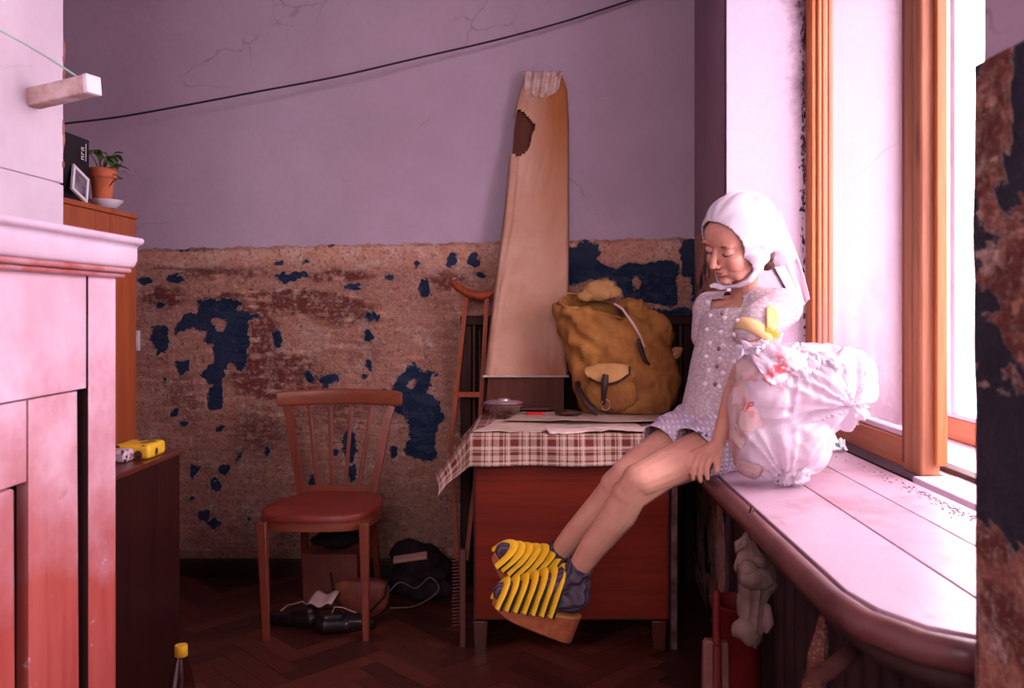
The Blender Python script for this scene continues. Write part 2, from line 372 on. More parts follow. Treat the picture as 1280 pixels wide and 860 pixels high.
# upper plaster coat, slightly proud, with a ragged lower edge
mb = MB()
mb.grid(lambda u, v: ((lambda x: (x, WALLY-.008, (zline(x)+.004*math.sin(x*31)+.004*math.sin(x*113+1))*(1-v)+3.15*v))(XL+.01+(.75-XL)*u)), 300, 6)
for i in range(300): mb.v.append((mb.v[i][0], WALLY, mb.v[i][2]))
b0 = 300*6
mb.f += [(i, b0+i, b0+i+1, i+1) for i in range(299)]
mb.build('upper_plaster', LAV, wb, kind='structure', smooth=False)
struct('baseboard_back', MB().box(XL, .76, WALLY-.03, WALLY-.002, 0, .085), simple('dark_skirting', (.03, .010, .010), rough=.5), bevel=.006)

# window wall with two niches
ZL, SILL = 2.78, .85
pier = struct('wall_right', MB().prism([(.765, 4.0), (.6885, 3.0), (.975, 2.95), (1.5, 2.95), (1.5, 4.0)], 'z', 0, ZC), WHITE)
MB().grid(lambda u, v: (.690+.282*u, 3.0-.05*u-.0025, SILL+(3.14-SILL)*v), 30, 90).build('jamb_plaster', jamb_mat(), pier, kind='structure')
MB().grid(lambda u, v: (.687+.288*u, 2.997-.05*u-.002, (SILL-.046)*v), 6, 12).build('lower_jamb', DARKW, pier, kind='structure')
me = MB().grid(lambda u, v: (.6885+.0765*(.94-.938*u)-.004, 3.94-.938*u, zline(.76)*v), 60, 80).build('peeling_paint', PEELD, pier, kind='structure')
MB().grid(lambda u, v: (.6885+.0765*(.94-.938*u)-.006, 3.94-.938*u, zline(.76)*(1-v)+3.14*v), 30, 40).build('side_plaster', plaster('shaded_plaster', (.36, .25, .31), (.27, .17, .21), .6), pier, kind='structure')  # shade on the return strip put into a darker plaster colour
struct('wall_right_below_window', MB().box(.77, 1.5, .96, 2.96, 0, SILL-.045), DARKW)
struct('wall_right_lintel', MB().box(.77, 1.5, -2.2, 2.96, ZL, ZC), WHITE)
near = struct('wall_right_pier', MB().prism([(.5, -.35), (.5, .93), (.512, .955), (.6, .97), (1.5, 1.08), (1.5, -.35)], 'z', 0, ZC), LAV)
ng = MB(); yy = lambda u: -.3+1.24*u
ng.grid(lambda u, v: (.4945-.002*math.sin(v*9), yy(u), 1.530*v), 90, 90); ng.noise(.0015, 14, 2)
ng.grid(lambda u, v: (.4975+.1*u, .9455+.030*u, 1.530*v), 16, 60)
ng.build('peeling_paint', PEELN, near, kind='structure')
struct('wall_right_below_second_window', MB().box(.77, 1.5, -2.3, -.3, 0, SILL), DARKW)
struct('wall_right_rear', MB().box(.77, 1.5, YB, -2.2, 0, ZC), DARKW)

# left masonry stove pier, lit by the window
stove = struct('wall_left_pier', MB().prism([(XL, .2), (-1.25, .2), (-1.25, 2.215), (-1.262, 2.23), (XL, 2.23)], 'z', 0, ZC), WHITE)
pl = MB()
for i, (y0, y1) in enumerate(((.21, 1.93), (1.937, 2.225))):
    for j, (z0, z1) in enumerate(((0.01, .60), (.603, 1.62), (1.623, 2.45), (2.453, 3.14))):
        me0 = len(pl.v); pl.box(-1.262, -1.238, y0+.0, y1, z0, z1)
    
# the pier's plaster slabs, each with its own joint
for y0, y1 in ((.21, 1.93), (1.936, 2.222)):
    for z0, z1 in ((.01, .62), (.624, 1.585), (1.589, 2.45), (2.454, 3.14)):
        MB().box(-1.26, -1.2435+.002*random.random(), y0, y1, z0, z1).build('slab', WHITE, stove, kind='structure', bevel=.003)
chips = MB()
for k in range(16):
    z = random.uniform(1.6, 2.7); chips.ell((-1.246, 2.222+random.uniform(-.004, .004), z), (.006, .005, random.uniform(.01, .04)), nu=8, nv=6)
chips.noise(.003, 60, 3); chips.build('broken_plaster_edge', simple('raw_plaster', (.5, .22, .17), (.15, .05, .05), rough=.9), stove, kind='stuff')

# herringbone parquet
PK = [wood('parquet_oak_%s' % c, a, b, 'x', .38, .4) for c, a, b in (('dark', (.06, .014, .010), (.032, .008, .006)), ('mid', (.09, .021, .013), (.045, .011, .007)), ('red', (.125, .030, .018), (.065, .015, .010)))]
W_, N_ = .072, 5
pmesh = []
for k in range(3):
    b = MB().box(.001, W_*N_-.001, .001, W_-.001, 0, .012); mm = b.mesh('plank'); mm.materials.append(PK[k]); pmesh.append(mm)
cnt = 0; cs = math.cos(math.pi/4)
cells = []
for y in range(-60, 80):
    for x in range(-60, 80):
        k = (x-y) % (2*N_)
        if k == 0: cells.append((x*W_, y*W_, 0))
        if k == 2*N_-1: cells.append(((x+1)*W_, y*W_, 1))
for x, y, r in cells:
    X = (x-y)*cs-.3; Y = (x+y)*cs+2.2
    a = math.pi/4+(math.pi/2 if r else 0); mx = X+.18*math.cos(a); my = Y+.18*math.sin(a)
    if -.42*my-.22 < mx < .42 and 2.62 < my < 3.82:
        o = bpy.data.objects.new('plank', random.choice(pmesh)); COL.objects.link(o); o.parent = floor
        o.location = (X, Y, .0+random.uniform(0, .0012)); o.rotation_euler = (random.uniform(-.002, .002), 0, a); o['kind'] = 'structure'; cnt += 1
print('planks', cnt)

# ------------------------------------------------ window
PINE = wood('orange_pine', (.62, .20, .055), (.42, .115, .03), 'z', .38, .45, 1.0, True)
PINED = wood('aged_pine', (.50, .22, .10), (.30, .11, .045), 'z', .45, .4, 1.0, True)
PINEY = wood('orange_pine_rail', (.60, .21, .07), (.40, .12, .04), 'y', .4, .4)
WPAINT = simple('white_window_paint', (.80, .66, .76), (.66, .52, .62), 6, .45, .4)
def glass(name, dirt=.10):
    t = NT(name); t.t.nodes.remove(t.b)
    a = t.N('ShaderNodeBsdfTransparent'); g_ = t.N('ShaderNodeBsdfGlossy'); g_.inputs['Roughness'].default_value = .05; dd = t.N('ShaderNodeBsdfDiffuse'); dd.inputs[0].default_value = (.75, .62, .7, 1)
    a.inputs[0].default_value = (.97, .95, .97, 1)
    m1 = t.N('ShaderNodeMixShader'); m1.inputs[0].default_value = .06; t.L(a.outputs[0], m1.inputs[1]); t.L(g_.outputs[0], m1.inputs[2])
    m2 = t.N('ShaderNodeMixShader'); z = t.sep()[2]; f = t.math('MULTIPLY', t.rng(z, .55, .0, 0.02, dirt), t.rng(t.noise(6, 6, .7), .3, .65))
    t.L(f, m2.inputs[0]); t.L(m1.outputs[0], m2.inputs[1]); t.L(dd.outputs[0], m2.inputs[2]); t.L(m2.outputs[0], t.out.inputs[0]); return t.m
GL = glass('dusty_glass', .5); GL2 = glass('clear_glass', .1)
win = thing('window_1', 'tall pine-framed double window with bare orange wood beside the girl', 'window', (.96, 2.1, SILL)); win['kind'] = 'structure'
del win['category']
def wp(name, mb, m, par=None, **k):
    k.setdefault('bevel', .003); return mb.build(name, m, par or win, kind='structure', **k)
# far stile with three moulded ribs facing the room
wp('stile', MB().box(.955, 1.035, 2.90, 2.95, SILL, ZL), PINE)
for x0, x1, yy_ in ((.957, .972, 2.892), (.976, .990, 2.885), (.994, 1.012, 2.889), (1.016, 1.030, 2.893)):
    wp('moulding', MB().box(x0, x1, yy_, 2.9005, SILL, ZL), PINE, bevel=.005)
# centre post of three planks standing on the sill
wp('post_edge', MB().box(.935, .975, 2.113, 2.135, SILL+.02, ZL), wood('dark_pine_edge', (.30, .085, .035), (.2, .05, .02)))
wp('post_plank', MB().box(.930, .980, 2.072, 2.1125, SILL, ZL), PINED, bevel=.008)
wp('post_plank', MB().box(.932, .984, 2.028, 2.0715, SILL, ZL), PINED, bevel=.008)
wp('post_bead', MB().box(.965, .993, 2.012, 2.0275, SILL+.03, ZL), PINE, bevel=.004)
wp('glazing_bead', MB().box(.985, 1.0, 2.14, 2.17, SILL, ZL), WPAINT)
wp('bottom_rail', MB().box(.945, 1.0, 2.136, 2.899, SILL+.004, .925), PINEY)
wp('glazing_bead', MB().box(.957, .99, 2.137, 2.899, .9255, .942), WPAINT)
wp('pane', MB().box(.972, .976, 2.13, 2.899, .935, ZL), GL, bevel=0)
wp('threshold', MB().box(.915, 1.45, 1.12, 2.03, SILL-.05, SILL+.004), WPAINT)
wp('threshold', MB().box(1.0, 1.45, 2.031, 2.949, SILL-.05, SILL+.002), WPAINT)
wp('step_strip', MB().box(1.02, 1.06, 1.12, 2.6, SILL+.0045, SILL+.016), simple('dark_groove_wood', (.06, .025, .02)))
# outer frame
wp('outer_rail', MB().box(1.29, 1.35, 1.12, 2.949, SILL+.005, SILL+.07), PINEY)
wp('outer_bead', MB().box(1.295, 1.335, 1.12, 2.949, SILL+.0705, SILL+.085), WPAINT)
wp('outer_stile', MB().box(1.29, 1.35, 2.885, 2.949, SILL+.086, ZL), PINE)
wp('outer_mullion', MB().box(1.29, 1.335, 2.575, 2.605, SILL+.086, ZL), WPAINT)
wp('outer_pane', MB().box(1.31, 1.314, 1.14, 2.57, SILL+.08, ZL), GL2, bevel=0)
wp('outer_pane', MB().box(1.31, 1.314, 2.61, 2.88, SILL+.08, ZL), GL2, bevel=0)
# reveal plaster between the two frames, joint rubble at the stile
rub = MB()
for k in range(240):
    z = random.choice([random.uniform(.95, 2.75), random.uniform(1.6, 2.3)]); x_ = .953-abs(random.gauss(0, .006)); rub.ell((x_, 3.0-.05*(x_-.689)/.286-.004, z), (random.uniform(.001, .004), .003, random.uniform(.002, .012)), nu=6, nv=4)
rub.noise(.003, 90, 5); rub.build('crumbled_joint', simple('joint_rubble', (.20, .12, .13), (.03, .02, .02), 30, .95), pier, kind='stuff')
wp('reveal_face', MB().box(1.036, 1.29, 2.938, 2.9499, SILL, ZL), OUTWHITE, bevel=0)
fill_win = thing('added_fill_window', '', 'window', (.35, YB-.05, .95)); del fill_win['label']; del fill_win['category']; fill_win['kind'] = 'structure'  # unseen window added to give frontal fill light
for x0, x1 in ((-1.2, -1.13), (-.34, -.26), (.53, .6)): MB().box(x0, x1, YB-.07, YB-.02, 1.75, 3.0).build('stile', PINE, fill_win, kind='structure')  # stiles of the added, unseen fill window
win2 = thing('window_2', '', 'window', (1.3, -1.3, SILL)); del win2['label']; del win2['category']; win2['kind'] = 'structure'
for y0, y1 in ((-2.2, -2.14), (-1.3, -1.24), (-.42, -.36)): MB().box(1.28, 1.35, y0, y1, SILL, ZL).build('stile', PINE, win2, kind='structure')

# ------------------------------------------------ sill: boards and a rounded nosing
SILLM = []
for nm, c in (('pale', (.42, .28, .34)), ('mid', (.38, .24, .30))):
    t = NT('worn_sill_paint_'+nm); n1 = t.noise(4, 6, .65); n2 = t.noise(1.0, 5, .7, t.scale((60, 5, 60)))
    col = t.mix(t.rng(n1, .5, .68, 0, .6), c, (.20, .07, .08)); col = t.mix(t.rng(n2, .6, .72, 0, .5), col, (.15, .06, .06))
    y = t.sep()[1]; n3 = t.noise(30, 6, .7)
    t.bump(t.math('ADD', n1, n2), .12, .004); SILLM.append(t.done(col, t.mix(t.rng(n1, .35, .7), (.28,)*3, (.5,)*3), .55))
sill = thing('window_sill', 'wide worn mauve-painted wooden window sill the girl sits on', 'window sill', (.62, 1.85, SILL))
def sb(poly, m, nm='board'): return MB().prism(poly, 'z', SILL-.035, SILL).build(nm, m, sill, smooth=False, bevel=.002)
sb([(.455, 2.66), (.455, 1.22), (.470, 1.15), (.508, 1.085), (.56, 1.05), (.624, 1.045), (.624, 2.66)], SILLM[0])
sb([(.6275, 2.66), (.6275, 1.045), (.76, 1.06), (.76, 2.66)], SILLM[1])
sb([(.7625, 2.93), (.7625, 1.10), (.893, 1.12), (.893, 2.93)], SILLM[0])
path = [(.436, 2.665), (.436, 1.9), (.436, 1.22), (.449, 1.135), (.493, 1.062), (.552, 1.024), (.63, 1.026), (.80, 1.05)]
nos = MB().tube([(x, y, SILL-.02) for x, y in path], [(.0200, .0225)]*len(path), 12, flat=(-1, 0, 0))
nos.build('nosing', simple('dark_red_nosing', (.16, .055, .05), (.07, .02, .02), 9, .35, .5), sill)
MB().tube([(x+.03, y+.01, SILL-.055) for x, y in path[:-1]], .022, 10).build('under_moulding', simple('dark_brown_moulding', (.05, .018, .016), rough=.6), sill)
grit = MB()
for k in range(150):
    y = 1.62+abs(random.gauss(0, .25)); x = .87-abs(random.gauss(0, .018))
    if y < 2.7: grit.ell((x, y, SILL+.001), (random.uniform(.001, .004), random.uniform(.001, .004), .0015), nu=5, nv=4)
grit.build('plaster_crumbs', simple('crumb_white', (.6, .5, .56), (.1, .05, .05), 40), sill, kind='stuff')
MB().box(.895, .914, 1.12, 2.9, SILL-.05, SILL-.02).build('back_gap_strip', simple('dark_gap', (.03, .012, .015)), sill, smooth=False)
# ================================================ LEFT SIDE
def glare_paint(name):  # worn red paint; window glare coloured in as the pale upper part
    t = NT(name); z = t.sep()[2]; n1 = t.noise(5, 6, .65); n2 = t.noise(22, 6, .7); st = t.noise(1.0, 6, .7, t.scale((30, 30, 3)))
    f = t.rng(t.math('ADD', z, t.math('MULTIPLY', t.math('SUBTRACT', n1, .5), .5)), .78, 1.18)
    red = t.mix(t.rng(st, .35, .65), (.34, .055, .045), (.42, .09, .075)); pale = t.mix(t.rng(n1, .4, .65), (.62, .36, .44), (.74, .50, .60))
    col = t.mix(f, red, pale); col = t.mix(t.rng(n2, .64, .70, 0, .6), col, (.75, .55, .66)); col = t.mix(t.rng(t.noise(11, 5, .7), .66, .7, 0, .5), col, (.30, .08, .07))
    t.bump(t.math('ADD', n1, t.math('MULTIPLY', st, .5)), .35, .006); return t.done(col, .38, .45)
PT = glare_paint('red_paint_with_glare')
cup = thing('cupboard', 'tall red painted cupboard with window glare coloured in at the top and loose door boards at the left edge', 'cupboard', (-.98, 1.27, 0))
CD = simple('cupboard_gap_shade', (.03, .008, .008), rough=.9)  # near-black colour carries the shade of the gaps
MB().box(-1.2, -.83, .90, 1.585, 0, 1.32).build('body', CD, cup, smooth=False)
def gap_shade_edge(o):  # near board edges coloured dark as the shadow in the gaps
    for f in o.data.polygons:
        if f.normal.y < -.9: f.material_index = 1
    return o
def cb(nm, y0, y1, z0, z1, x=-.796, th=.02): return gap_shade_edge(MB().box(x-th, x, y0, y1, z0, z1).build(nm, [PT, CD], cup, bevel=.001))
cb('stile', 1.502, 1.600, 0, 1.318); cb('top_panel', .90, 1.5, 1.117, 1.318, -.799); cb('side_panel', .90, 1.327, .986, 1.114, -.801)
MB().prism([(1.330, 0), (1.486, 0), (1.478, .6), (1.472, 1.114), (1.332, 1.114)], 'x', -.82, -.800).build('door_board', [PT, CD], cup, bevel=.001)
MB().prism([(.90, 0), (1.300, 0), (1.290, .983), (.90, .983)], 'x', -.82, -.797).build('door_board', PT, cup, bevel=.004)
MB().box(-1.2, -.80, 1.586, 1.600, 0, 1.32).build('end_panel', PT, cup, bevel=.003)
prof = [(-1.22, 1.337), (-.775, 1.337), (-.768, 1.352), (-.768, 1.378), (-.755, 1.384), (-.755, 1.394), (-.80, 1.400), (-1.22, 1.402)]
mbx = MB().prism(prof, 'y', .88, 1.632); mbx.v = [(a, b, c_) for a, b, c_ in mbx.v]
mbx.build('cornice', simple('pale_cornice_paint', (.70, .56, .66), (.60, .42, .52), 6, .4, .4), cup, bevel=.005, seg=3)
REDM = simple('red_moulding_paint', (.36, .07, .06), (.5, .25, .28), 14, .4, .5)
for x, y, z0, z1 in ((-.775, 1.622, 1.3265, 1.3365), (-.783, 1.614, 1.317, 1.326)): MB().box(-1.21, x, .89, y, z0, z1).build('moulding', REDM, cup, bevel=.004)

VEN = wood('cherry_veneer', (.36, .085, .022), (.20, .038, .012), 'z', .35, .5, .7); VEND = wood('dark_mahogany_veneer', (.035, .008, .007), (.018, .005, .005), 'z', .3, .5)
wd = thing('wardrobe', 'orange-brown veneered wardrobe side behind the white pier, plant on top', 'wardrobe', (-1.65, 2.62, 0))
MB().box(-1.9, -1.402, 2.25, 2.965, 0, 1.572).build('body', VEN, wd, bevel=.002)
MB().box(-1.905, -1.397, 2.245, 2.972, 1.573, 1.590).build('top_board', VEN, wd, bevel=.002)
lc = thing('low_cabinet', 'low dark mahogany cabinet in front of the wardrobe', 'cabinet', (-1.27, 2.5, 0))
MB().box(-1.39, -1.160, 2.25, 2.755, .0, .780).build('body', VEND, lc, bevel=.002)
MB().box(-1.392, -1.155, 2.245, 2.765, .7805, .797).build('top_board', wood('mahogany_top', (.14, .03, .018), (.07, .015, .01), 'y', .3, .5), lc, bevel=.003)

# black album, small photo frame, plant, saucer on the wardrobe
al = thing('album', 'black album with white lettering standing on the wardrobe', 'album', (-1.465, 2.6, 1.59))
MB().box(-1.485, -1.452, 2.44, 2.745, 1.5905, 1.808).build('cover', simple('black_album_cover', (.012, .010, .014), rough=.35), al, bevel=.002)
lt = MB()
lt.box(-1.4519, -1.4510, 2.722, 2.725, 1.735, 1.792)
for k, (a, b) in enumerate(((.0, .012), (.016, .026), (.030, .040))):
    lt.box(-1.4519, -1.4510, 2.696, 2.700, 1.737+a, 1.737+b); lt.box(-1.4519, -1.4510, 2.703, 2.712, 1.737+a, 1.737+a+.003)
    if k != 1: lt.box(-1.4519, -1.4510, 2.703, 2.712, 1.737+b-.003, 1.737+b)
lt.build('white_lettering', simple('white_print', (.8, .75, .8)), al, smooth=False, label='white vertical lettering and rule')
pf = thing('photo_frame', 'small white-edged photo propped at a tilt against the black album', 'photograph', (-1.43, 2.62, 1.591))
M1 = Euler((math.radians(-27), math.radians(-12), 0)).to_matrix(); c1 = Vector((-1.434, 2.655, 1.652))
for y_, z_, sy, sz in ((0, .043, .085, .010), (0, -.043, .085, .010), (.0375, 0, .010, .086), (-.0375, 0, .010, .086)):
    MB().rbox(c1+M1@Vector((0, y_, z_)), (.007, sy, sz), M1).build('frame_bar', simple('white_card', (.8, .74, .8)), pf, smooth=False)
MB().rbox(c1-M1@Vector((.002, 0, 0)), (.003, .072, .080), M1).build('print', simple('dark_photo_print', (.03, .025, .03), (.25, .2, .24), 30, .3), pf, smooth=False)
TERRA = simple('terracotta', (.52, .14, .055), (.42, .10, .04), 12, .75)
sc_ = thing('saucer', 'white saucer under the potted plant', 'saucer', (-1.43, 2.80, 1.59))
MB().lathe([(.028, .001), (.032, .001), (.050, .022), (.054, .028), (.051, .029), (.030, .008), (.0, .007)], (-1.425, 2.80, 1.5905), 28).build('dish', simple('white_china', (.75, .68, .75), rough=.25), sc_)
pp = thing('potted_plant', 'small leafy plant in a terracotta pot on the wardrobe', 'plant', (-1.44, 2.80, 1.60))
pc = Vector((-1.438, 2.80, 1.6))
MB().lathe([(.026, .0), (.027, .0), (.036, .092), (.041, .092), (.043, .096), (.044, .122), (.041, .124), (.037, .122), (.035, .100), (0, .100)], pc, 28).build('pot', TERRA, pp)
MB().ell(pc+Vector((0, 0, .103)), (.036, .036, .006)).build('soil', simple('soil', (.03, .015, .01), rough=1), pp)
LEAF = simple('leaf_green', (.10, .17, .045), (.05, .085, .03), 30, .45, .4)
rp = random.Random(4)
def leaf(base_, d, L, w, droop=.6):
    d = Vector(d).normalized(); s = d.cross(Vector((0, 0, 1))).normalized() if abs(d.z) < .98 else Vector((1, 0, 0)); up = s.cross(d); b = MB(); vs = []
    for i in range(6):
        t = i/5; p = base_+d*L*t+Vector((0, 0, -droop*L*t*t)); ww = w*abs(math.sin(math.pi*min(1, t*.92+.08)))**.8
        vs += [p-s*ww+up*ww*.3, p-up*.001, p+s*ww+up*ww*.3]
    fs = [(3*i+j, 3*i+j+1, 3*i+j+4, 3*i+j+3) for i in range(5) for j in range(2)]
    b.add(vs, fs); return b
for k in range(9):
    a = k*2.4; lean = .3+.6*rp.random(); h = .05+.05*rp.random()
    top = pc+Vector((math.cos(a)*lean*h*.8+.0, math.sin(a)*lean*h*.8, .105+h))
    if k == 5: top = pc+Vector((.055, -.01, .13))
    if k == 7: top = pc+Vector((.075, -.02, .09)); 
    MB().tube([pc+Vector((0, 0, .1)), (pc+Vector((0, 0, .1))+top)/2+Vector((0, 0, .012)), top], [.0022, .002, .0015], 6).build('stem', LEAF, pp)
    for j in range(3 if k < 7 else 2):
        q = a+rp.uniform(-1.2, 1.2); leaf(top-Vector((0, 0, .004*j)), (math.cos(q), math.sin(q), rp.uniform(-.1, .6)), rp.uniform(.035, .055), rp.uniform(.009, .014), rp.uniform(.3, .9)).build('leaf', LEAF, pp)
# wooden block on a mint cord fixed to the pier
bk = thing('plaster_block', 'pale stained block jutting from the white pier on a mint cord', 'block', (-1.235, 2.06, 1.76))
BLK = simple('stained_cream_block', (.66, .50, .48), (.38, .20, .14), 14, .8)
ax = (V(118, 106, 2.02)-V(40, 124, 2.085)); pm0 = V(40, 124, 2.085)
MB().bar(pm0, V(112, 107, 2.02), .045, .042, side=(0, 0, 1)).build('body', BLK, bk, bevel=.004)
MB().bar(V(112.3, 107, 2.02), V(118, 105.5, 2.015), .046, .043, side=(0, 0, 1)).build('end_face', simple('clean_white_plaster', (.80, .72, .76)), bk, bevel=.003, label='clean white end of the block')
cpts = [V(-160, -30, 1.65), V(-60, 8, 1.8), V(0, 38, 1.9), V(50, 66, 1.97), V(100, 98, 2.02)]
cd = MB().tube(smooth_path(cpts), .0026, 8).build('cord', simple('mint_cord', (.36, .50, .44), rough=.5), None); cd['label'] = 'pale mint cord stretched down to the cream block'; cd['category'] = 'cord'
ss = MB().tube(smooth_path([V(76, 155, 3.7), V(150, 146, 3.74), V(240, 130, 3.78), V(330, 113, 3.8), V(420, 96, 3.82), V(520, 73, 3.84), V(620, 50, 3.86), V(705, 27, 3.88), V(790, 0, 3.9), V(862, -22, 3.915)]), .0048, 8)
ss.v = ss.v
wr = ss.build('wire', simple('dark_wire', (.035, .015, .025), rough=.6), None); wr['label'] = 'dark wire sagging across the lavender back wall'; wr['category'] = 'wire'
# socket, yellow packet, bottle
so = thing('wall_socket', 'white socket on the peeling wall just behind the wardrobe', 'socket', (-1.93, 3.94, 1.14))
MB().box(-1.965, -1.845, 3.925, 3.944, 1.06, 1.155).build('plate', simple('socket_white', (.8, .7, .74), rough=.35), so, bevel=.004)
MB().box(-1.93, -1.85, 3.905, 3.9248, 1.08, 1.135).build('plug_cover', simple('socket_white_cover', (.75, .65, .7), rough=.35), so, bevel=.006)
pk = thing('packet', 'yellow printed packet lying on the low dark cabinet', 'packet', (-1.22, 2.62, .797))
t = NT('yellow_printed_wrap'); v = t.rng(t.vor(26), .30, .40); t.done(t.mix(v, (.06, .02, .02), (.85, .52, .03)), .35, .5)
pkb = MB().box(-1.285, -1.172, 2.56, 2.68, .7975, .842); pkb.build('wrap', t.m, pk, bevel=.012, seg=3)
t2 = NT('mixed_print_wrap'); v = t2.rng(t2.vor(60), .25, .35); t2.done(t2.mix(v, (.05, .02, .03), (.6, .45, .5)), .35, .5)
MB().box(-1.284, -1.215, 2.5, 2.559, .7975, .835).build('end_wrap', t2.m, pk, bevel=.01)
bt = thing('bottle', 'clear plastic bottle with a yellow cap on the floor by the low cabinet', 'bottle', (-1.0, 2.39, 0))
t = NT('clear_bottle_plastic'); t.t.nodes.remove(t.b); a = t.N('ShaderNodeBsdfTransparent'); a.inputs[0].default_value = (.80, .66, .66, 1); g_ = t.N('ShaderNodeBsdfGlossy'); g_.inputs['Roughness'].default_value = .1
m_ = t.N('ShaderNodeMixShader'); m_.inputs[0].default_value = .22; t.L(a.outputs[0], m_.inputs[1]); t.L(g_.outputs[0], m_.inputs[2]); t.L(m_.outputs[0], t.out.inputs[0])
MB().lathe([(.030, .001), (.036, .006), (.037, .05), (.034, .06), (.037, .07), (.037, .16), (.036, .185), (.028, .222), (.016, .262), (.0125, .272), (.0125, .284)], (-1.003, 2.39, 0), 28).build('body', t.m, bt)
cap_ = MB().lathe([(.0165, .270), (.0175, .271), (.0175, .298), (.016, .3015), (0, .302)], (-1.003, 2.39, 0), 30, rip=.03, nrip=15).build('cap', simple('yellow_plastic_cap', (.86, .50, .03), rough=.35), bt)

# ================================================ CHAIR
CW = wood('reddish_chair_wood', (.24, .050, .024), (.12, .022, .012), 'z', .35, .5, 1.2, scr=.1); CWX = wood('reddish_chair_rail', (.29, .075, .034), (.17, .037, .018), 'x', .35, .5, 1.2)
SEAT = simple('worn_red_seat', (.25, .034, .020), (.16, .020, .013), 6, .4, .45)
ch = thing('chair', 'reddish-brown wooden chair with slatted back against the peeling wall', 'chair', (-.83, 3.36, 0))
def outline(z):   # seat outline, wider at the front
    pts = []
    for k in range(40):
        a = 2*math.pi*k/40; c_, s_ = math.cos(a), math.sin(a); ex = .55
        xx = abs(c_)**ex*(1 if c_ > 0 else -1); yy_ = abs(s_)**ex*(1 if s_ > 0 else -1)
        hw = .222 if yy_ < 0 else .222-.055*yy_; pts.append((-.83-.02*(-yy_)+hw*xx, 3.385+.225*yy_, z))
    return pts
sm = MB(); rings = [(.452, 1.0), (.470, 1.0), (.4765, .985), (.478, .93), (.474, .6), (.472, .25)]
cc = Vector((-.83, 3.385, 0)); vs = []
for z, s_ in rings: vs += [(cc.x+(x-cc.x)*s_, cc.y+(y-cc.y)*s_, z) for x, y, _ in outline(z)]
fs = [(i*40+k, i*40+(k+1) % 40, (i+1)*40+(k+1) % 40, (i+1)*40+k) for i in range(len(rings)-1) for k in range(40)]+[tuple(range(40))[::-1], tuple(200+k for k in range(40))]
sm.add(vs, fs).build('seat', SEAT, ch)
MB().add([(cc.x+(x-cc.x)*.975, cc.y+(y-cc.y)*.975, z) for z in (.415, .4515) for x, y, _ in outline(z)], [(k, (k+1) % 40, 40+(k+1) % 40, 40+k) for k in range(40)]+[tuple(range(40))[::-1], tuple(range(40, 80))]).build('apron', CWX, ch)
def leg(x0, y0, z0, x1, y1, z1, r0, r1): return MB().bar((x0, y0, z0), (x1, y1, z1), r0*2, r0*2, r1*2, r1*2).build('leg', CW, ch, bevel=.004)
leg(-1.026, 3.175, .450, -1.005, 3.160, .0, .0185, .012); leg(-.640, 3.175, .450, -.630, 3.160, .0, .0185, .012)
leg(-.985, 3.60, .440, -1.005, 3.70, .0, .016, .012); leg(-.695, 3.60, .440, -.68, 3.70, .0, .016, .012)
def post(x0, x1):
    b = MB(); pts = [(x0, 3.592, .43), (x0+(x1-x0)*.4, 3.605, .60), (x0+(x1-x0)*.8, 3.625, .78), (x1, 3.635, .835)]
    for i in range(3): b.bar(pts[i], pts[i+1], .034-.002*i, .024, .032-.002*i, .022)
    b.build('back_post', CW, ch)
post(-.985, -1.068); post(-.695, -.612)
for i in range(4):
    u = (i+1)/5; xb = -.985+.29*u; xt = -1.068+.456*u; dy = .03*math.sin(math.pi*u)
    MB().bar((xb, 3.598+dy*.6, .475), (xt, 3.635+dy, .835), .017, .010).build('back_slat', CW, ch, bevel=.003)
MB().bar((-.985, 3.605, .487), (-.695, 3.605, .487), .022, .02, side=(0, 0, 1)).build('lower_back_rail', CWX, ch)
tr = MB()
def trf(u, v):
    x = -1.105+.535*u; y = 3.627+.045*math.sin(math.pi*u); a = v*2*math.pi; e = 1 if .02 < u < .98 else .86
    return (x, y+.013*math.copysign(abs(math.cos(a))**.5, math.cos(a)), .868+.034*e*math.copysign(abs(math.sin(a))**.5, math.sin(a))+.006*math.sin(math.pi*u))
tr.grid(trf, 24, 17); tr.build('top_rail', CWX, ch)
for x_ in (-1.105, -.570): MB().ell((x_, 3.627, .868), (.004, .012, .030)).build('rail_end', CWX, ch)

# ================================================ TABLE CABINET
TZ = .80; TX0, TX1, TY0, TY1 = -.225, .56, 3.06, 3.72
RW = wood('red_brown_veneer', (.21, .024, .010), (.12, .012, .006), 'x', .42, .18, .6); RWD = wood('dark_red_veneer', (.09, .016, .009), (.05, .01, .007), 'z', .35, .5)
tb = thing('table_cabinet', 'red-brown wooden table cabinet under the plaid cloth', 'cabinet', (.17, 3.4, 0))
MB().box(TX0+.004, TX1-.06, TY0+.02, TY1, .115, .775).build('body', RWD, tb, bevel=.003)
MB().box(TX0+.012, TX1-.07, TY0+.004, TY0+.0195, .125, .77).build('door_panel', RW, tb, bevel=.003)
MB().box(TX0-.005, TX1, TY0, TY1, .7755, .797).build('top_board', RW, tb, bevel=.003)
for x, y in ((TX0+.03, TY0+.04), (TX1-.10, TY0+.04), (TX0+.03, TY1-.04), (TX1-.10, TY1-.04)):
    MB().bar((x, y, .1145), (x, y, 0), .056, .056, .044, .044).build('leg', RWD, tb, bevel=.004)
MB().box(TX1-.055, TX1-.03, TY0+.03, TY0+.06, 0, .775).build('side_post', simple('worn_dark_post', (.05, .02, .016), (.2, .1, .09), 18), tb, bevel=.004, label='worn narrow post at the right')
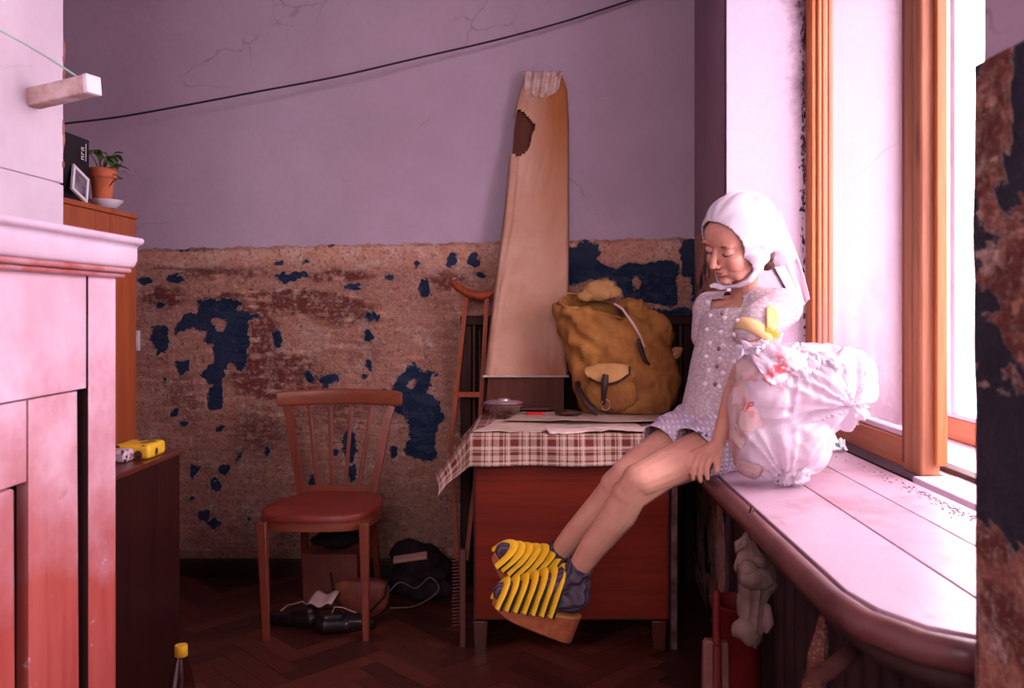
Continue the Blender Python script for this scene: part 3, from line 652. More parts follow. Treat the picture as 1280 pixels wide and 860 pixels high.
# plaid cloth
def plaid(name):
    t = NT(name); uv = t.N('ShaderNodeUVMap'); uv.uv_map = 'UVMap'; s_ = t.sep(uv.outputs[0]); th = t.noise(300, 2, .6)
    def bands(c, per, spec):
        f = t.math('FRACT', t.math('DIVIDE', c, per)); out = None
        for a, b, k in spec:
            m = t.math('MULTIPLY', t.math('MULTIPLY', t.math('GREATER_THAN', f, a), t.math('LESS_THAN', f, b)), k); out = m if out is None else t.math('ADD', out, m)
        return out
    sp_ = ((.0, .10, .55), (.14, .17, .8), (.30, .52, .50), (.60, .63, .8), (.80, .84, .7)); lite = ((.23, .26, 1.0), (.72, .75, 1.0))
    U, W = s_[0], s_[1]; f = t.math('MINIMUM', t.math('ADD', bands(U, .135, sp_), bands(W, .112, sp_)), 1.0)
    col = t.mix(f, (.50, .34, .26), (.14, .030, .022)); l = t.math('MINIMUM', t.math('ADD', bands(U, .135, lite), bands(W, .112, lite)), 1.0); col = t.mix(t.math('MULTIPLY', l, .7), col, (.62, .47, .40))
    col = t.mix(t.rng(t.noise(5, 5, .7), .55, .75, 0, .35), col, (.25, .13, .09)); t.bump(th, .25, .002); return t.done(col, .85, .1)
tc_ = thing('tablecloth', 'cream and red plaid cloth hanging over the table cabinet edges', 'tablecloth', (.17, 3.4, TZ))
mb = MB(); NU, NV = 110, 80; LX = TX1-TX0+.205; LY = TY1-.10-TY0+.115; uvs = []
def cloth(u, v):
    s = -.205+LX*u; q = -.115+LY*v     # overhang left and front are negative
    sx = max(0, -s); sy = max(0, -q); x = TX0-.004+max(s, 0); y = TY0-.006+max(q, 0); z = TZ+.001
    if sx > 0: x -= .60*sx+.010*math.sin(q*22)*min(1, sx*12); z -= .78*sx
    if sy > 0:
        y -= .010+.16*sy+.012*math.sin(s*19+.6)*min(1, sy*12); z -= .96*sy*(1-.45*min(1, sx/.15))
    z += .0015*math.sin(s*40)*math.sin(q*31)*(1 if sx+sy == 0 else 0); uvs.append((s+.3, q+.3)); return (x, y, z)
mb.grid(cloth, NU, NV); o = mb.build('cloth', plaid('red_plaid_cotton'), tc_); uvl = o.data.uv_layers.new(name='UVMap')
for lp in o.data.loops: uvl.data[lp.index].uv = uvs[lp.vertex_index]
solid(o, .0018, 1)
# papers on the table
def paper(name, label, pts, z, seed, col, group=None, prints=True):
    t = NT('newsprint_'+str(seed)); l = t.wave(38, 2, 2, 'Y'); n_ = t.noise(60, 3, .8); f = t.math('MULTIPLY', t.rng(l, .5, .7), t.rng(n_, .45, .6)); f = t.math('MULTIPLY', f, t.rng(t.noise(7, 2), .45, .6, 0, .5))
    cc_ = t.mix(t.rng(t.noise(9, 5, .7), .4, .7), col, tuple(c*.72 for c in col)); t.done(t.mix(f, cc_, (.12, .08, .08)), .8, .1)
    P_ = [Vector((x, y, 0)) for x, y in pts]
    def fn(u, v):
        a = P_[0].lerp(P_[1], u); b = P_[3].lerp(P_[2], u); p = a.lerp(b, v); e = .003*math.sin(u*17+seed)*(1-v)
        dz = .0; over = max(0, (TY0-.010)-p.y)
        r = 6*fbm(np.array([[u*14, seed, v*2]]), seed)[0]
        p.y += .0018*r*(1-v)**6; y = p.y+over*.75
        return (p.x, y, z+.0022*(1+math.sin(u*11+v*7+seed))-over*.85)
    th = thing(name, label, 'paper', (P_[0].x, P_[0].y, z), group)
    o = MB().grid(fn, 60, 26).build('sheet', t.m, th); solid(o, .0012, 1); return th
paper('newspaper', 'long yellowed paper with ragged front edge under the glass dish', [(-.225, 3.075), (.41, 3.125), (.40, 3.42), (-.15, 3.40)], TZ+.005, 1, (.62, .46, .36))
paper('newspaper', 'shorter cream paper overhanging the table front towards the girl', [(.055, 3.035), (.50, 3.065), (.52, 3.20), (.04, 3.115)], TZ+.012, 2, (.66, .50, .42))
paper('newspaper', 'yellowed paper under the backpack at the back of the table', [(-.12, 3.30), (.53, 3.24), (.52, 3.55), (-.05, 3.58)], TZ+.0175, 3, (.5, .36, .27))
# glass dish
gd = thing('glass_dish', 'fluted glass dish with a lid on the papers at the table left', 'dish', (-.13, 3.47, TZ))
t = NT('cut_glass'); t.t.nodes.remove(t.b); a = t.N('ShaderNodeBsdfTransparent'); a.inputs[0].default_value = (.92, .86, .88, 1); g_ = t.N('ShaderNodeBsdfGlossy'); g_.inputs['Roughness'].default_value = .12; g_.inputs[0].default_value = (.9, .8, .85, 1)
m_ = t.N('ShaderNodeMixShader'); m_.inputs[0].default_value = .34; t.L(a.outputs[0], m_.inputs[1]); t.L(g_.outputs[0], m_.inputs[2]); t.L(m_.outputs[0], t.out.inputs[0])
MB().lathe([(.050, .001), (.055, .002), (.084, .034), (.088, .044), (.084, .046), (.078, .036), (.052, .008), (0, .007)], (-.125, 3.47, TZ+.021), 120, rip=.045, nrip=24).build('bowl', t.m, gd)
MB().lathe([(.080, .0475), (.083, .049), (.070, .055), (.030, .058), (.028, .064), (.010, .066), (0, .066)], (-.125, 3.47, TZ+.021), 40).build('lid', simple('tin_lid', (.55, .46, .48), (.35, .25, .26), 30, .3, .5, metal=.6), gd)
rd = thing('pocket_knife', 'small red object with a dark handle beside the glass dish', 'tool', (.01, 3.45, TZ))
MB().box(-.03, .045, 3.43, 3.462, TZ+.021, TZ+.034).build('body', simple('red_plastic', (.62, .02, .02), rough=.3), rd, bevel=.005)
MB().bar((-.055, 3.455, TZ+.045), (.060, 3.47, TZ+.043), .010, .012).build('handle', simple('dark_handle', (.05, .015, .015)), rd, bevel=.003)
st_ = thing('dark_pouch', 'small dark brown leather pouch left of the backpack on the papers', 'pouch', (.135, 3.43, TZ))
me = remesh(MB().ell((.135, 3.42, TZ+.034), (.052, .024, .013)).ell((.17, 3.43, TZ+.032), (.03, .02, .010)), .003, 3)
place(me, 'body', simple('dark_brown_leather', (.06, .015, .012), rough=.35), st_); MB().tube([(.09, 3.405, TZ+.040), (.13, 3.396, TZ+.046), (.18, 3.41, TZ+.040)], .0025, 6).build('strap', simple('dark_strap', (.03, .01, .01)), st_)

# ================================================ LEANING THINGS
OAKD = wood('dark_carved_oak', (.040, .012, .008), (.018, .006, .005), 'z', .6, .15)
pn = thing('carved_panel', 'dark carved wooden panel standing behind the table against the wall', 'panel', (.2, 3.86, 0))
hx0, hx1, hz1 = -.335, .735, 1.225
MB().box(hx0+.03, hx1-.03, 3.862, 3.885, 0, hz1-.03).build('backboard', simple('dark_panel_board', (.014, .005, .005), rough=.8, spec=.1), pn, smooth=False)
MB().box(hx0, hx1, 3.838, 3.90, hz1-.045, hz1).build('top_rail', OAKD, pn, bevel=.006)
for i, (x0, x1) in enumerate(((hx0, hx0+.05), (hx1-.05, hx1))): MB().box(x0, x1, 3.838, 3.90, 0, hz1-.046).build('stile', OAKD, pn, bevel=.006)
for i, (ins, yy_, wd_) in enumerate(((.062, 3.846, .014), (.088, 3.852, .010), (.112, 3.848, .016))):
    for x in (hx0+ins, hx1-ins): MB().box(x-wd_/2, x+wd_/2, yy_, 3.8618, .3, hz1-ins+.02).build('moulding', wood('gilt_brown_%d' % i, (.10, .036, .018), (.035, .012, .008), 'z', .5, .2), pn, bevel=.004)
    MB().box(hx0+ins-wd_/2, hx1-ins+wd_/2, yy_, 3.8617, hz1-ins+.0205, hz1-ins+.0205+wd_*.9).build('moulding', OAKD, pn, bevel=.003)
for x in (hx0+.135, hx1-.135):
    dn = MB()
    for k in range(40): dn.ell((x, 3.856, .40+k*.019), (.006, .006, .008), nu=6, nv=4)
    dn.build('beaded_strip', wood('bead_wood', (.14, .05, .03), (.06, .02, .012)), pn, kind='stuff')
cru = thing('crutch', 'orange-brown wooden crutch leaning on the wall left of the ironing board', 'crutch', (-.36, 3.8, 0))
CRW = wood('varnished_crutch_wood', (.30, .062, .018), (.17, .03, .010), 'z', .5, .2, 1.4)
a0 = V(565, 352, 3.82); a1 = V(622, 368, 3.80)
ar = MB(); pts = [a0, V(573, 360, 3.815), V(588, 368, 3.81), V(602, 370, 3.815), V(610, 368, 3.815), V(616, 365, 3.815)]
ar.tube(pts, [(.014, .016), (.018, .022), (.020, .026), (.020, .026), (.018, .024), (.014, .016)], 12, flat=(0, 0, 1)); ar.build('armrest', CRW, cru)
bot = V(578, 770, 3.45)
def rod(p): MB().bar(p[0], p[1], .020, .016, .018, .016).bar(p[1], p[2], .018, .016, .018, .016).build('side_rod', CRW, cru)
rod((V(583, 370, 3.815), V(563, 560, 3.74), V(572, 700, 3.68))); rod((V(609, 371, 3.815), V(598, 560, 3.76), V(583, 700, 3.68)))
MB().bar(V(569, 493, 3.765), V(601, 493, 3.775), .022, .024, side=(0, 0, 1)).build('hand_grip', CRW, cru)
MB().bar(V(578, 702, 3.68), V(579, 742, 3.66), .03, .022, .024, .02).build('lower_shaft', CRW, cru)
rf = MB().lathe([(.016, .0), (.018, .0), (.016, .03), (.013, .035)], V(579, 760, 3.52)-Vector((0, 0, .035)), 14)
hb = V(579, 743, 3.66)
MB().bar(hb, (hb.x+.003, hb.y-.05, 0.0), .024, .02, .02, .018).build('foot_shaft', CRW, cru)

# ironing board in worn cloth sleeve
ib = thing('ironing_board', 'tall tapered ironing board in a stained cream cloth sleeve leaning on the wall', 'ironing board', (0, 3.8, TZ))
def ibd(py): return np.interp(py, [88, 515], [3.885, 3.72])-.0
LE = ([92, 130, 160, 200, 260, 370, 440, 470, 512], [656, 646, 640, 637, 632, 618, 610, 606, 603]); RE = ([92, 110, 150, 300, 470, 512], [702, 708, 710, 710, 709, 709])
def ibp(py, u, off=0):
    xl, xr = np.interp(py, *LE), np.interp(py, *RE); p = V(xl+(xr-xl)*u, py, float(ibd(py))); return p+Vector((0, -off, 0))
bd = MB(); ys = [92, 130, 160, 200, 260, 370, 440, 470, 513]
fr = [ibp(y, .04) for y in ys]+[ibp(y, .96) for y in ys[::-1]]; bk_ = [p+Vector((0, .022, 0)) for p in fr]; n_ = len(fr)
bd.add(fr+bk_, [(i, i+1, n_-2-i, n_-1-i) for i in range(len(ys)-1)]+[(n_+i+1, n_+i, 2*n_-1-i, 2*n_-2-i) for i in range(len(ys)-1)]+[(i, (i+1) % n_, (i+1) % n_+n_, i+n_) for i in range(n_)])
bd.build('board', wood('brown_board', (.13, .045, .026), (.08, .024, .016), 'z', .7, .15, .6), ib, smooth=False)
t = NT('stained_cream_canvas'); x_, y_, z_ = t.sep(); n1 = t.noise(3.2, 6, .62); n2 = t.noise(1, 5, .7, t.scale((14, 14, 3)))
col = t.mix(t.rng(n1, .35, .65), (.52, .27, .17), (.62, .39, .28))
stn = t.math('MULTIPLY', t.rng(z_, .55, 1.35), t.rng(t.math('ADD', x_, t.math('MULTIPLY', t.math('SUBTRACT', n1, .5), .14)), -.02, .09)); col = t.mix(stn, col, (.40, .15, .05))
d2 = t.N('ShaderNodeVectorMath', operation='DISTANCE'); t.L(t.co, d2.inputs[0]); d2.inputs[1].default_value = (.10, -.08, .16)
col = t.mix(t.math('MULTIPLY', t.rng(d2.outputs['Value'], .20, .0), t.rng(n2, .3, .6)), col, (.36, .13, .07)); col = t.mix(t.rng(n2, .6, .72, 0, .5), col, (.42, .19, .09))
t.bump(t.math('ADD', n2, t.math('MULTIPLY', t.noise(160, 2), .3)), .35, .006); CANV = t.done(col, .85, .1)
HP = [(641, 150), (648, 138), (656, 142), (669, 157), (664, 170), (662, 182), (652, 194), (637, 192), (634, 170)]
NU, NV = 56, 130; mb = MB(); pxs = []
def cov(u, v):
    py = 94+(471-94)*v; uu = -.02+1.04*u
    p = ibp(py, uu, .007); q = np.array([[u*2.2, v*3.3, 1.0]]); q2 = np.array([[u*7+v*3, v*5, 4.0]])
    ed = min(u, 1-u); p.y -= .013*fbm(q, 5)[0]*min(1, ed*8)+.007*fbm(q2, 6)[0]+.004*math.sin(u*9+v*38+2.5*fbm(q, 8)[0])*math.exp(-((v-.42)/.25)**2)
    p.y -= .007*math.exp(-((u-.13-.05*math.sin(v*5))/.025)**2)*min(1, v*3)
    if ed < .04: p.y += .035*(1-ed/.04)**1.5
    if v > .97: p.y -= .006
    p.y = min(p.y, float(ibd(py))-.004) if ed >= .04 else p.y
    pxs.append((VX+p.x/p.y*F, VY-(p.z-EYE)/p.y*F)); return tuple(p)
mb.grid(cov, NU, NV); pa = np.array(pxs); sd = psdf(pa[:, 0]+2*vnoise(np.c_[pa/7, pa[:, :1]*0], 2), pa[:, 1], HP)
me = mb.mesh('cloth_cover', base(ib)); p = getv(me); near_ = np.exp(-(np.clip(-sd, 0, 9)/3.5)**2); p[:, 1] -= .012*near_*(sd <= 0); setv(me, p); cut(me, sd > 0)
solid(link('cloth_cover', me, CANV, ib), .003, -1)
hm = MB().tube([ibp(470, -.02+1.04*k/14, .018) for k in range(15)], [(.006, .005)]*15, 8); hm.build('hem', simple('pale_hem', (.66, .50, .42)), ib)
gb = MB()
def gat(u, v):
    py = 90+34*v*(1-.35*abs(2*u-1)**2); p = V(656+46*u-(3*(1-u)*v-0*v)+6*v*(u-.5)*-1, py, 3.87); p.y -= .012+.010*math.sin(u*26+v*2)+.012*math.sin(math.pi*v); return tuple(p)
gb.grid(gat, 50, 14); solid(gb.build('gathered_top', simple('pale_gathered_cloth', (.72, .56, .50), (.5, .33, .26), 20, .85), ib, label='pale bunched cloth at the top'), .003)
tf = MB().tube([V(669, 157, 3.86), V(674, 163, 3.855), V(672, 172, 3.855), V(668, 182, 3.86), V(660, 190, 3.86)], [.003, .006, .005, .005, .003], 8).noise(.003, 40, 3)
tf.build('torn_flap', simple('torn_cloth_edge', (.66, .46, .34)), ib)
# ================================================ THE GIRL
girl = thing('person', 'child in white headscarf and knitted blouse sitting on the sill, looking down, yellow sandals', 'person', (.50, 2.24, SILL))
HC = V(922, 301, 2.15)
yaw = math.atan2(-.53, -.85); pitch = math.radians(24); roll = math.radians(-13)
HM = Matrix.Rotation(yaw, 3, 'Z') @ Matrix.Rotation(pitch, 3, 'Y') @ Matrix.Rotation(roll, 3, 'X')
def H(x, y, z): return HC+HM@Vector((x, y, z))
Lv = Vector((.64, -.77, 0)); Fv = Vector((-.77, -.64, 0)); BM = Matrix((Fv, Lv, Vector((0, 0, 1)))).transposed()
hipL, hipR = Vector((.548, 2.172, .930)), Vector((.470, 2.33, .930))
kneeL, kneeR = V(796, 600, 1.98), V(782, 592, 2.09)
ankL, ankR = V(716, 722, 2.06), V(692, 700, 2.2)
shL, shR = Vector((.634, 2.146, 1.262)), Vector((.490, 2.315, 1.255))
elL, elR = V(926, 470, 2.02), V(877, 476, 2.36)
wrL, wrR = V(898, 554, 2.022), Vector((.445, 2.36, .90))
neck0, neck1 = Vector((.560, 2.235, 1.285)), H(-.022, 0, -.062)
b = MB()
# head
b.ell(H(-.010, 0, .030), (.088, .070, .078), HM, 28, 18)
b.ell(H(.030, 0, -.025), (.052, .055, .070), HM, 24, 16)
b.ell(H(.040, 0, .030), (.047, .058, .050), HM, 24, 16)
b.cap(H(.050, 0, -.078), .019, H(.035, 0, -.070), .026)
for s in (1, -1):
    b.ell(H(.052, .030*s, -.030), (.028, .024, .028), HM); b.cap(H(.042, .026*s, -.070), .018, H(-.005, .052*s, -.048), .016)
    b.ell(H(.074, .030*s, .020), (.012, .020, .006), HM)                     # brow
    b.ell(H(.070, .029*s, .003), (.0125, .0145, .0115), HM)                   # closed lid over the eye
    b.ell(H(-.004, .069*s, -.008), (.016, .006, .026), HM)                    # ear
    b.ell(H(.090, .0085*s, -.034), (.0085, .006, .006), HM)                   # nostril wing
b.cap(H(.080, 0, .010), .0065, H(.099, 0, -.026), .0085); b.ell(H(.102, 0, -.030), (.008, .0085, .007), HM)
b.ell(H(.079, 0, -.051), (.012, .020, .0055), HM); b.ell(H(.077, 0, -.060), (.011, .016, .0055), HM); b.ell(H(.066, 0, -.084), (.012, .015, .010), HM)
b.cap(neck0, .036, neck1, .034)
# trunk
for c_, r_ in (((.500, 2.243, .935), (.092, .115, .080)), ((.510, 2.240, 1.02), (.080, .098, .090)), ((.535, 2.235, 1.12), (.078, .105, .10)), ((.553, 2.232, 1.205), (.075, .108, .075))):
    b.ell(c_, r_, BM, 22, 14)
b.cap(shL, .038, shR, .038)
# arms
for sh, el, wr in ((shL, elL, wrL), (shR, elR, wrR)):
    b.cap(sh, .036, sh.lerp(el, .5), .031); b.cap(sh.lerp(el, .5), .031, el, .026); b.cap(el, .0265, el.lerp(wr, .35), .027); b.cap(el.lerp(wr, .35), .027, wr, .0175)
# legs
for hp, kn, an in ((hipL, kneeL, ankL), (hipR, kneeR, ankR)):
    b.cap(hp, .064, hp.lerp(kn, .5), .056); b.cap(hp.lerp(kn, .5), .056, kn+Vector((.01, .003, 0)), .041); b.cap(hp.lerp(kn, .78), .0485, kn.lerp(an, .16)+Vector((.008, .004, .004)), .0425)
    m1 = kn.lerp(an, .33)+Vector((.012, .004, 0)); b.cap(kn+Vector((.004, .003, 0)), .0395, m1, .042); b.cap(m1, .042, kn.lerp(an, .7), .0325); b.cap(kn.lerp(an, .7), .0325, an, .0255)
    fd = Vector((-1, 0, .12)); b.cap(an+Vector((.01, 0, -.022)), .026, an+Vector((.012, 0, -.045)), .024)
footL = (V(716, 757, 2.065), V(628, 743, 2.03)); footR = (V(688, 727, 2.205), V(630, 692, 2.16))
for (h_, t_), an in ((footL, ankL), (footR, ankR)):
    mid = h_.lerp(t_, .55)+Vector((0, 0, .016)); b.cap(an, .027, mid, .024); b.cap(h_+Vector((0, 0, .010)), .025, mid, .025); b.cap(mid, .026, t_+Vector((0, 0, .004)), .017)
# hands: palm, four fingers and a thumb closing over the sill edge
def hand(wr, kn, tips, bulge, thumb):
    pc_ = sum(kn, Vector())/4
    for k in kn: b.cap(wr.lerp(pc_, .15), .0135, k, .0088)
    b.cap(wr, .0175, wr.lerp(pc_, .55), .0165)
    for k, t_ in zip(kn, tips):
        m_ = k.lerp(t_, .48)+bulge; e_ = k.lerp(t_, .80)+bulge*.6
        b.cap(k, .0082, m_, .0076, 10, 6); b.cap(m_, .0076, e_, .0070, 10, 6); b.cap(e_, .0070, t_, .0060, 10, 6)
    b.cap(wr.lerp(thumb[0], .3), .012, thumb[0], .0105); b.cap(thumb[0], .0095, thumb[1], .0075)
knL = [V(887, 575, 1.985), V(880, 573, 1.995), V(873, 570.5, 2.005), V(866.5, 568, 2.015)]
tpL = [V(884.5, 598, 1.977), V(875.5, 601, 1.985), V(866.5, 598, 1.995), V(858.5, 591, 2.007)]
hand(wrL, knL, tpL, Vector((-.005, -.002, .002)), (V(897, 573, 1.985), V(896, 588, 1.975)))
knR = [Vector((.428, 2.375+.0155*k-.03, .875)) for k in range(4)]; tpR = [k+Vector((-.012, 0, -.045)) for k in knR]
hand(wrR, knR, tpR, Vector((-.008, 0, .004)), (Vector((.46, 2.335, .872)), Vector((.47, 2.32, .866))))
me = remesh(b, .0025, 5, 'body'); p = getv(me); nn = getn(me)
loc = (p-np.array(HC))@np.array(HM)         # head-local coordinates
def gau(c, r): return np.exp(-(((loc-np.array(c))/np.array(r))**2).sum(1))
dsp = np.zeros(len(p))
for s in (1, -1):
    dsp -= .0045*gau((.080, .020*s, .009), (.02, .008, .007)); dsp -= .0028*gau((.075, .036*s, -.008), (.02, .018, .004)); dsp -= .003*gau((.080, .017*s, -.046), (.02, .006, .006)); dsp -= .0035*gau((.097, .006*s, -.040), (.008, .003, .003))
dsp -= .0045*gau((.088, 0, -.0555), (.02, .020, .0016)); dsp -= .0025*gau((.075, 0, -.069), (.02, .016, .005)); dsp -= .002*gau((.09, 0, -.043), (.01, .003, .004))
for kn in (kneeL, kneeR):
    d_ = p-np.array(kn+Vector((-.038, -.012, -.005))); dsp += .0008*np.exp(-((d_/.022)**2).sum(1)); d_ = p-np.array(kn+Vector((-.03, -.01, -.04))); dsp -= .002*np.exp(-((d_/.014)**2).sum(1))
p = p+nn*dsp[:, None]; setv(me, p)
lip = np.clip(gau((.090, 0, -.0555), (.02, .017, .0065))*1.5, 0, 1)*(np.abs(loc[:, 1]) < .03); fattr(me, 'lip', lip)
fl = np.clip(gau((.065, .040, -.032), (.05, .020, .020))+gau((.065, -.04, -.032), (.05, .02, .02))+gau((.105, 0, -.03), (.02, .014, .012)), 0, 1); fattr(me, 'flush', fl)
t = NT('child_skin'); n1 = t.noise(14, 4, .6); c_ = t.mix(t.rng(n1, .35, .65), (.54, .25, .17), (.62, .32, .225)); c_ = t.mix(t.math('MULTIPLY', t.attr('flush'), .35), c_, (.60, .16, .13)); c_ = t.mix(t.math('MULTIPLY', t.attr('lip'), .75), c_, (.40, .075, .075))
t.bump(t.noise(300, 2), .06, .001); SKIN = t.done(c_, .5, .35, Subsurface_Weight=.12, Subsurface_Radius=(.012, .005, .003), Subsurface_Scale=.6)
body = place(me, 'body', SKIN, girl)
# lashes, brows, eyes
HAIR = simple('brown_hair', (.10, .035, .018), (.05, .018, .01), 60, .6)
for s in (1, -1):
    e = MB()
    for k in range(9):
        u = -1+2*k/8; x_ = .0826-.006*u*u-(.006*max(0, u*1)**2); e.ell(H(x_, (.029+.0125*u)*s, -.0055+.0025*u*u-.0000), (.0020, .0022, .0013), HM, 8, 6)
    lm = remesh(e, .0008, 2); place(lm, 'eyelashes', simple('lash_brown', (.045, .014, .010)), girl)
    MB().ell(H(.0705, .029*s, -.0040), (.0105, .0112, .0060), HM, 18, 12).build('eye', simple('eye_white_shade', (.42, .30, .28), rough=.2), girl)
    MB().tube([H(.0862-.008*abs(u)**2-.0035*max(0, u), (.030+.015*u)*s, .0215-.004*u*u+.001*u) for u in (-1, -.6, -.2, .2, .6, 1)], [(.001, .0012), (.0016, .0022), (.0018, .0026), (.0018, .0024), (.0014, .0018), (.0008, .001)], 8).build('eyebrow', simple('brow_brown', (.16, .06, .035), rough=.8), girl)
# hair at the nape
hb_ = MB().ell(H(-.072, .018, -.052), (.030, .034, .026), HM).ell(V(958, 331, 2.20), (.022, .02, .016)).ell(H(-.050, .050, -.050), (.022, .015, .018), HM)
hm_ = remesh(hb_, .003, 3); place(hm_, 'hair', HAIR, girl)

# headscarf
def cloth_mat(name, c, c2, weave=420, rough=.8, **k):
    t = NT(name); t.bump(t.math('ADD', t.math('MULTIPLY', t.noise(7, 3), 1.2), t.math('MULTIPLY', t.noise(weave, 1), .25)), .3, .004)
    return t.done(t.mix(t.rng(t.noise(9, 4), .35, .65), c2, c), rough, .15, **k)
SCF = cloth_mat('white_headscarf_cotton', (.68, .62, .67), (.60, .53, .59), Subsurface_Weight=.1, Subsurface_Scale=.02)
b = MB()
b.ell(H(-.014, 0, .033), (.100, .083, .088), HM, 30, 20); b.ell(H(.020, 0, .030), (.070, .074, .070), HM, 24, 16); b.ell(H(-.050, .0, .012), (.085, .075, .080), HM, 24, 16)
b.cap(H(.012, .052, -.030), .030, H(.020, .030, -.086), .020); b.cap(H(.012, -.052, -.030), .028, H(.020, -.030, -.086), .020); b.cap(H(-.02, .055, -.01), .034, H(.0, .050, -.06), .020)
b.cap(H(-.088, 0, -.006), .062, V(978, 322, 2.22), .034)
me = remesh(b, .0032, 8); p = getv(me); loc = (p-np.array(HC))@np.array(HM)
# folds run from the brow back to the nape
ang = np.arctan2(loc[:, 2]-.01, np.abs(loc[:, 1])+.02); fo = .0022*np.sin(ang*17+3*vnoise(loc*16, 3))+.0016*vnoise(loc*np.array([9, 30, 30]), 8); back = np.clip((.06-loc[:, 0])/.10, 0, 1)
p = p+getn(me)*(fo*(.35+back))[:, None]; setv(me, p)
tk = np.clip((loc[:, 0]-(.064+.30*(loc[:, 2]-.055))+.035)/.035, 0, 1)[:, None]; dir_ = -getn(me); p = p+dir_*.0065*tk
hem = loc[:, 0]-(.064+.30*(loc[:, 2]-.055))+.25*np.clip(.062-np.abs(loc[:, 1]), 0, .062)*-.0
low = (loc[:, 2] < -.062-.12*(loc[:, 0]))&(loc[:, 0] < .05)
cut(me, (hem > 0) | ((loc[:, 2] < -.052) & (loc[:, 0] < -.015) & (loc[:, 0] > -.12) & (p[:, 0] < .62)) | (loc[:, 2] < -.098))
sc1 = solid(place(me, 'headscarf', SCF, girl), .0035, 1)
hmp = []
# tail of the scarf hanging down the back
tb_ = MB(); KN = V(962, 322, 2.19)
def tail(u, v):
    top = KN.lerp(V(980, 292, 2.225), u); bl, br = V(999, 390, 2.275), V(1012, 374, 2.31)
    e0 = V(964, 328, 2.20); c0 = V(984, 362, 2.235); e1 = V(985, 292, 2.235); c1_ = V(1003, 330, 2.275)
    def bz(a, c, d, t_): return a*(1-t_)**2+c*2*t_*(1-t_)+d*t_*t_
    p = bz(e0, c0, bl, v).lerp(bz(e1, c1_, br, v), u); s_ = math.sin(u*13+v*2)*.006*(.4+v)+math.sin(u*29-v*3)*.002; return tuple(p+Vector((-.3, -.9, .1))*s_+Vector((0, .012*math.sin(math.pi*u), 0)))
tb_.grid(tail, 40, 40); solid(tb_.build('scarf_tail', SCF, girl), .003, 0)
tb2 = MB()
tb2.grid(lambda u, v: tuple(Vector(tail(u, v*.93))+Vector((-.004, .016+.01*math.sin(u*9), -.002))), 30, 30); solid(tb2.build('scarf_tail', SCF, girl), .003, 0)
kn_ = MB().ell(V(968, 320, 2.20), (.014, .014, .011)).cap(V(960, 312, 2.19), .012, V(974, 328, 2.205), .009); kn_.noise(.005, 60, 4)
place(remesh(kn_, .003, 3), 'scarf_knot', SCF, girl)
# tie passing under the chin with a short loose end
tie = MB(); tie.tube([H(.012, .062, -.066), H(.028, .050, -.090), H(.045, .025, -.104), H(.052, 0, -.108), H(.045, -.03, -.103), H(.02, -.055, -.085)], [(.006, .016)]*6, 10, flat=(0, 0, 1))
tie.tube([H(.022, .045, -.094), H(.040, .024, -.104), H(.056, .004, -.107), H(.068, -.014, -.104), H(.078, -.026, -.098), H(.088, -.034, -.098)], [(.006, .006), (.006, .007), (.0045, .0055), (.009, .006), (.008, .004), (.004, .003)], 12, flat=(0, 0, 1))
tie.noise(.002, 50, 2); place(remesh(tie, .0025, 3), 'chin_tie', SCF, girl)

# blouse
t = NT('cream_knit'); v1 = t.vor(95, t.scale((1, 1, 1.3))); n1 = t.noise(8, 4); t.bump(t.math('ADD', v1, t.math('MULTIPLY', n1, .8)), .45, .004)
KNIT = t.done(t.mix(t.rng(v1, .1, .7), (.66, .57, .57), (.48, .38, .40)), .85, .15)
b = MB()
for k in range(16):
    z = .955+.265*k/15; c_ = (np.interp(z, [.95, 1.02, 1.12, 1.22], [.500, .505, .528, .556]), 2.237, z)
    b.ell(c_, (np.interp(z, [.95, 1.02, 1.12, 1.22], [.098, .087, .087, .084]), np.interp(z, [.95, 1.02, 1.12, 1.22], [.122, .108, .113, .118]), .055), BM, 24, 14)
b.ell((.572, 2.25, 1.225), (.078, .105, .062), BM, 24, 14)
b.cap(shL, .050, shR, .048); b.cap(shL, .050, V(948, 405, 2.10), .046); b.cap(V(948, 405, 2.10), .046, V(941, 414, 2.095), .044)
b.cap(shR, .046, shR.lerp(elR, .35), .042); b.cap(shL+Vector((.01, .02, .0)), .046, Vector((.60, 2.24, 1.24)), .06)
b.cap(Vector((.575, 2.235, 1.275)), .040, Vector((.560, 2.24, 1.30)), .037)
me = remesh(b, .0035, 10); p = getv(me); nn = getn(me); q = (p-np.array((.53, 2.235, 1.1)))@np.array(BM)
p = p+nn*(.0035*fbm(p*np.array([14, 14, 8]), 4, 3)+.002*np.sin(p[:, 2]*60+4*vnoise(p*9, 2))*np.clip((1.12-p[:, 2])/.1, 0, 1))[:, None]; setv(me, p)
# square neckline: open at the front of the neck
fw = q[:, 0]; sd_ = q[:, 1]; nk = (fw > .02)&(p[:, 2] > 1.258)&(np.abs(sd_) < .050)
nk |= ((np.hypot(p[:, 0]-neck0.x+.004, p[:, 1]-neck0.y) < .047)&(p[:, 2] > 1.285))
slL = Vector((.634, 2.146, 1.262)); dirL = (elL-shL).normalized()
cut(me, nk | (p[:, 2] < .925))
blo = solid(place(me, 'blouse', KNIT, girl), .004, 1)
# yellow sleeve hem
YC = cloth_mat('pale_yellow_cuff', (.74, .52, .26), (.66, .42, .18)); OC = cloth_mat('ochre_print', (.80, .42, .04), (.6, .25, .02))
cu = MB(); c0 = V(946, 411, 2.093); c1 = V(938, 424, 2.085); cu.tube([c0, c0.lerp(c1, .5), c1], [.0475, .0485, .046], 30, cap=False)
solid(cu.build('sleeve_cuff', YC, girl), .003, 0)
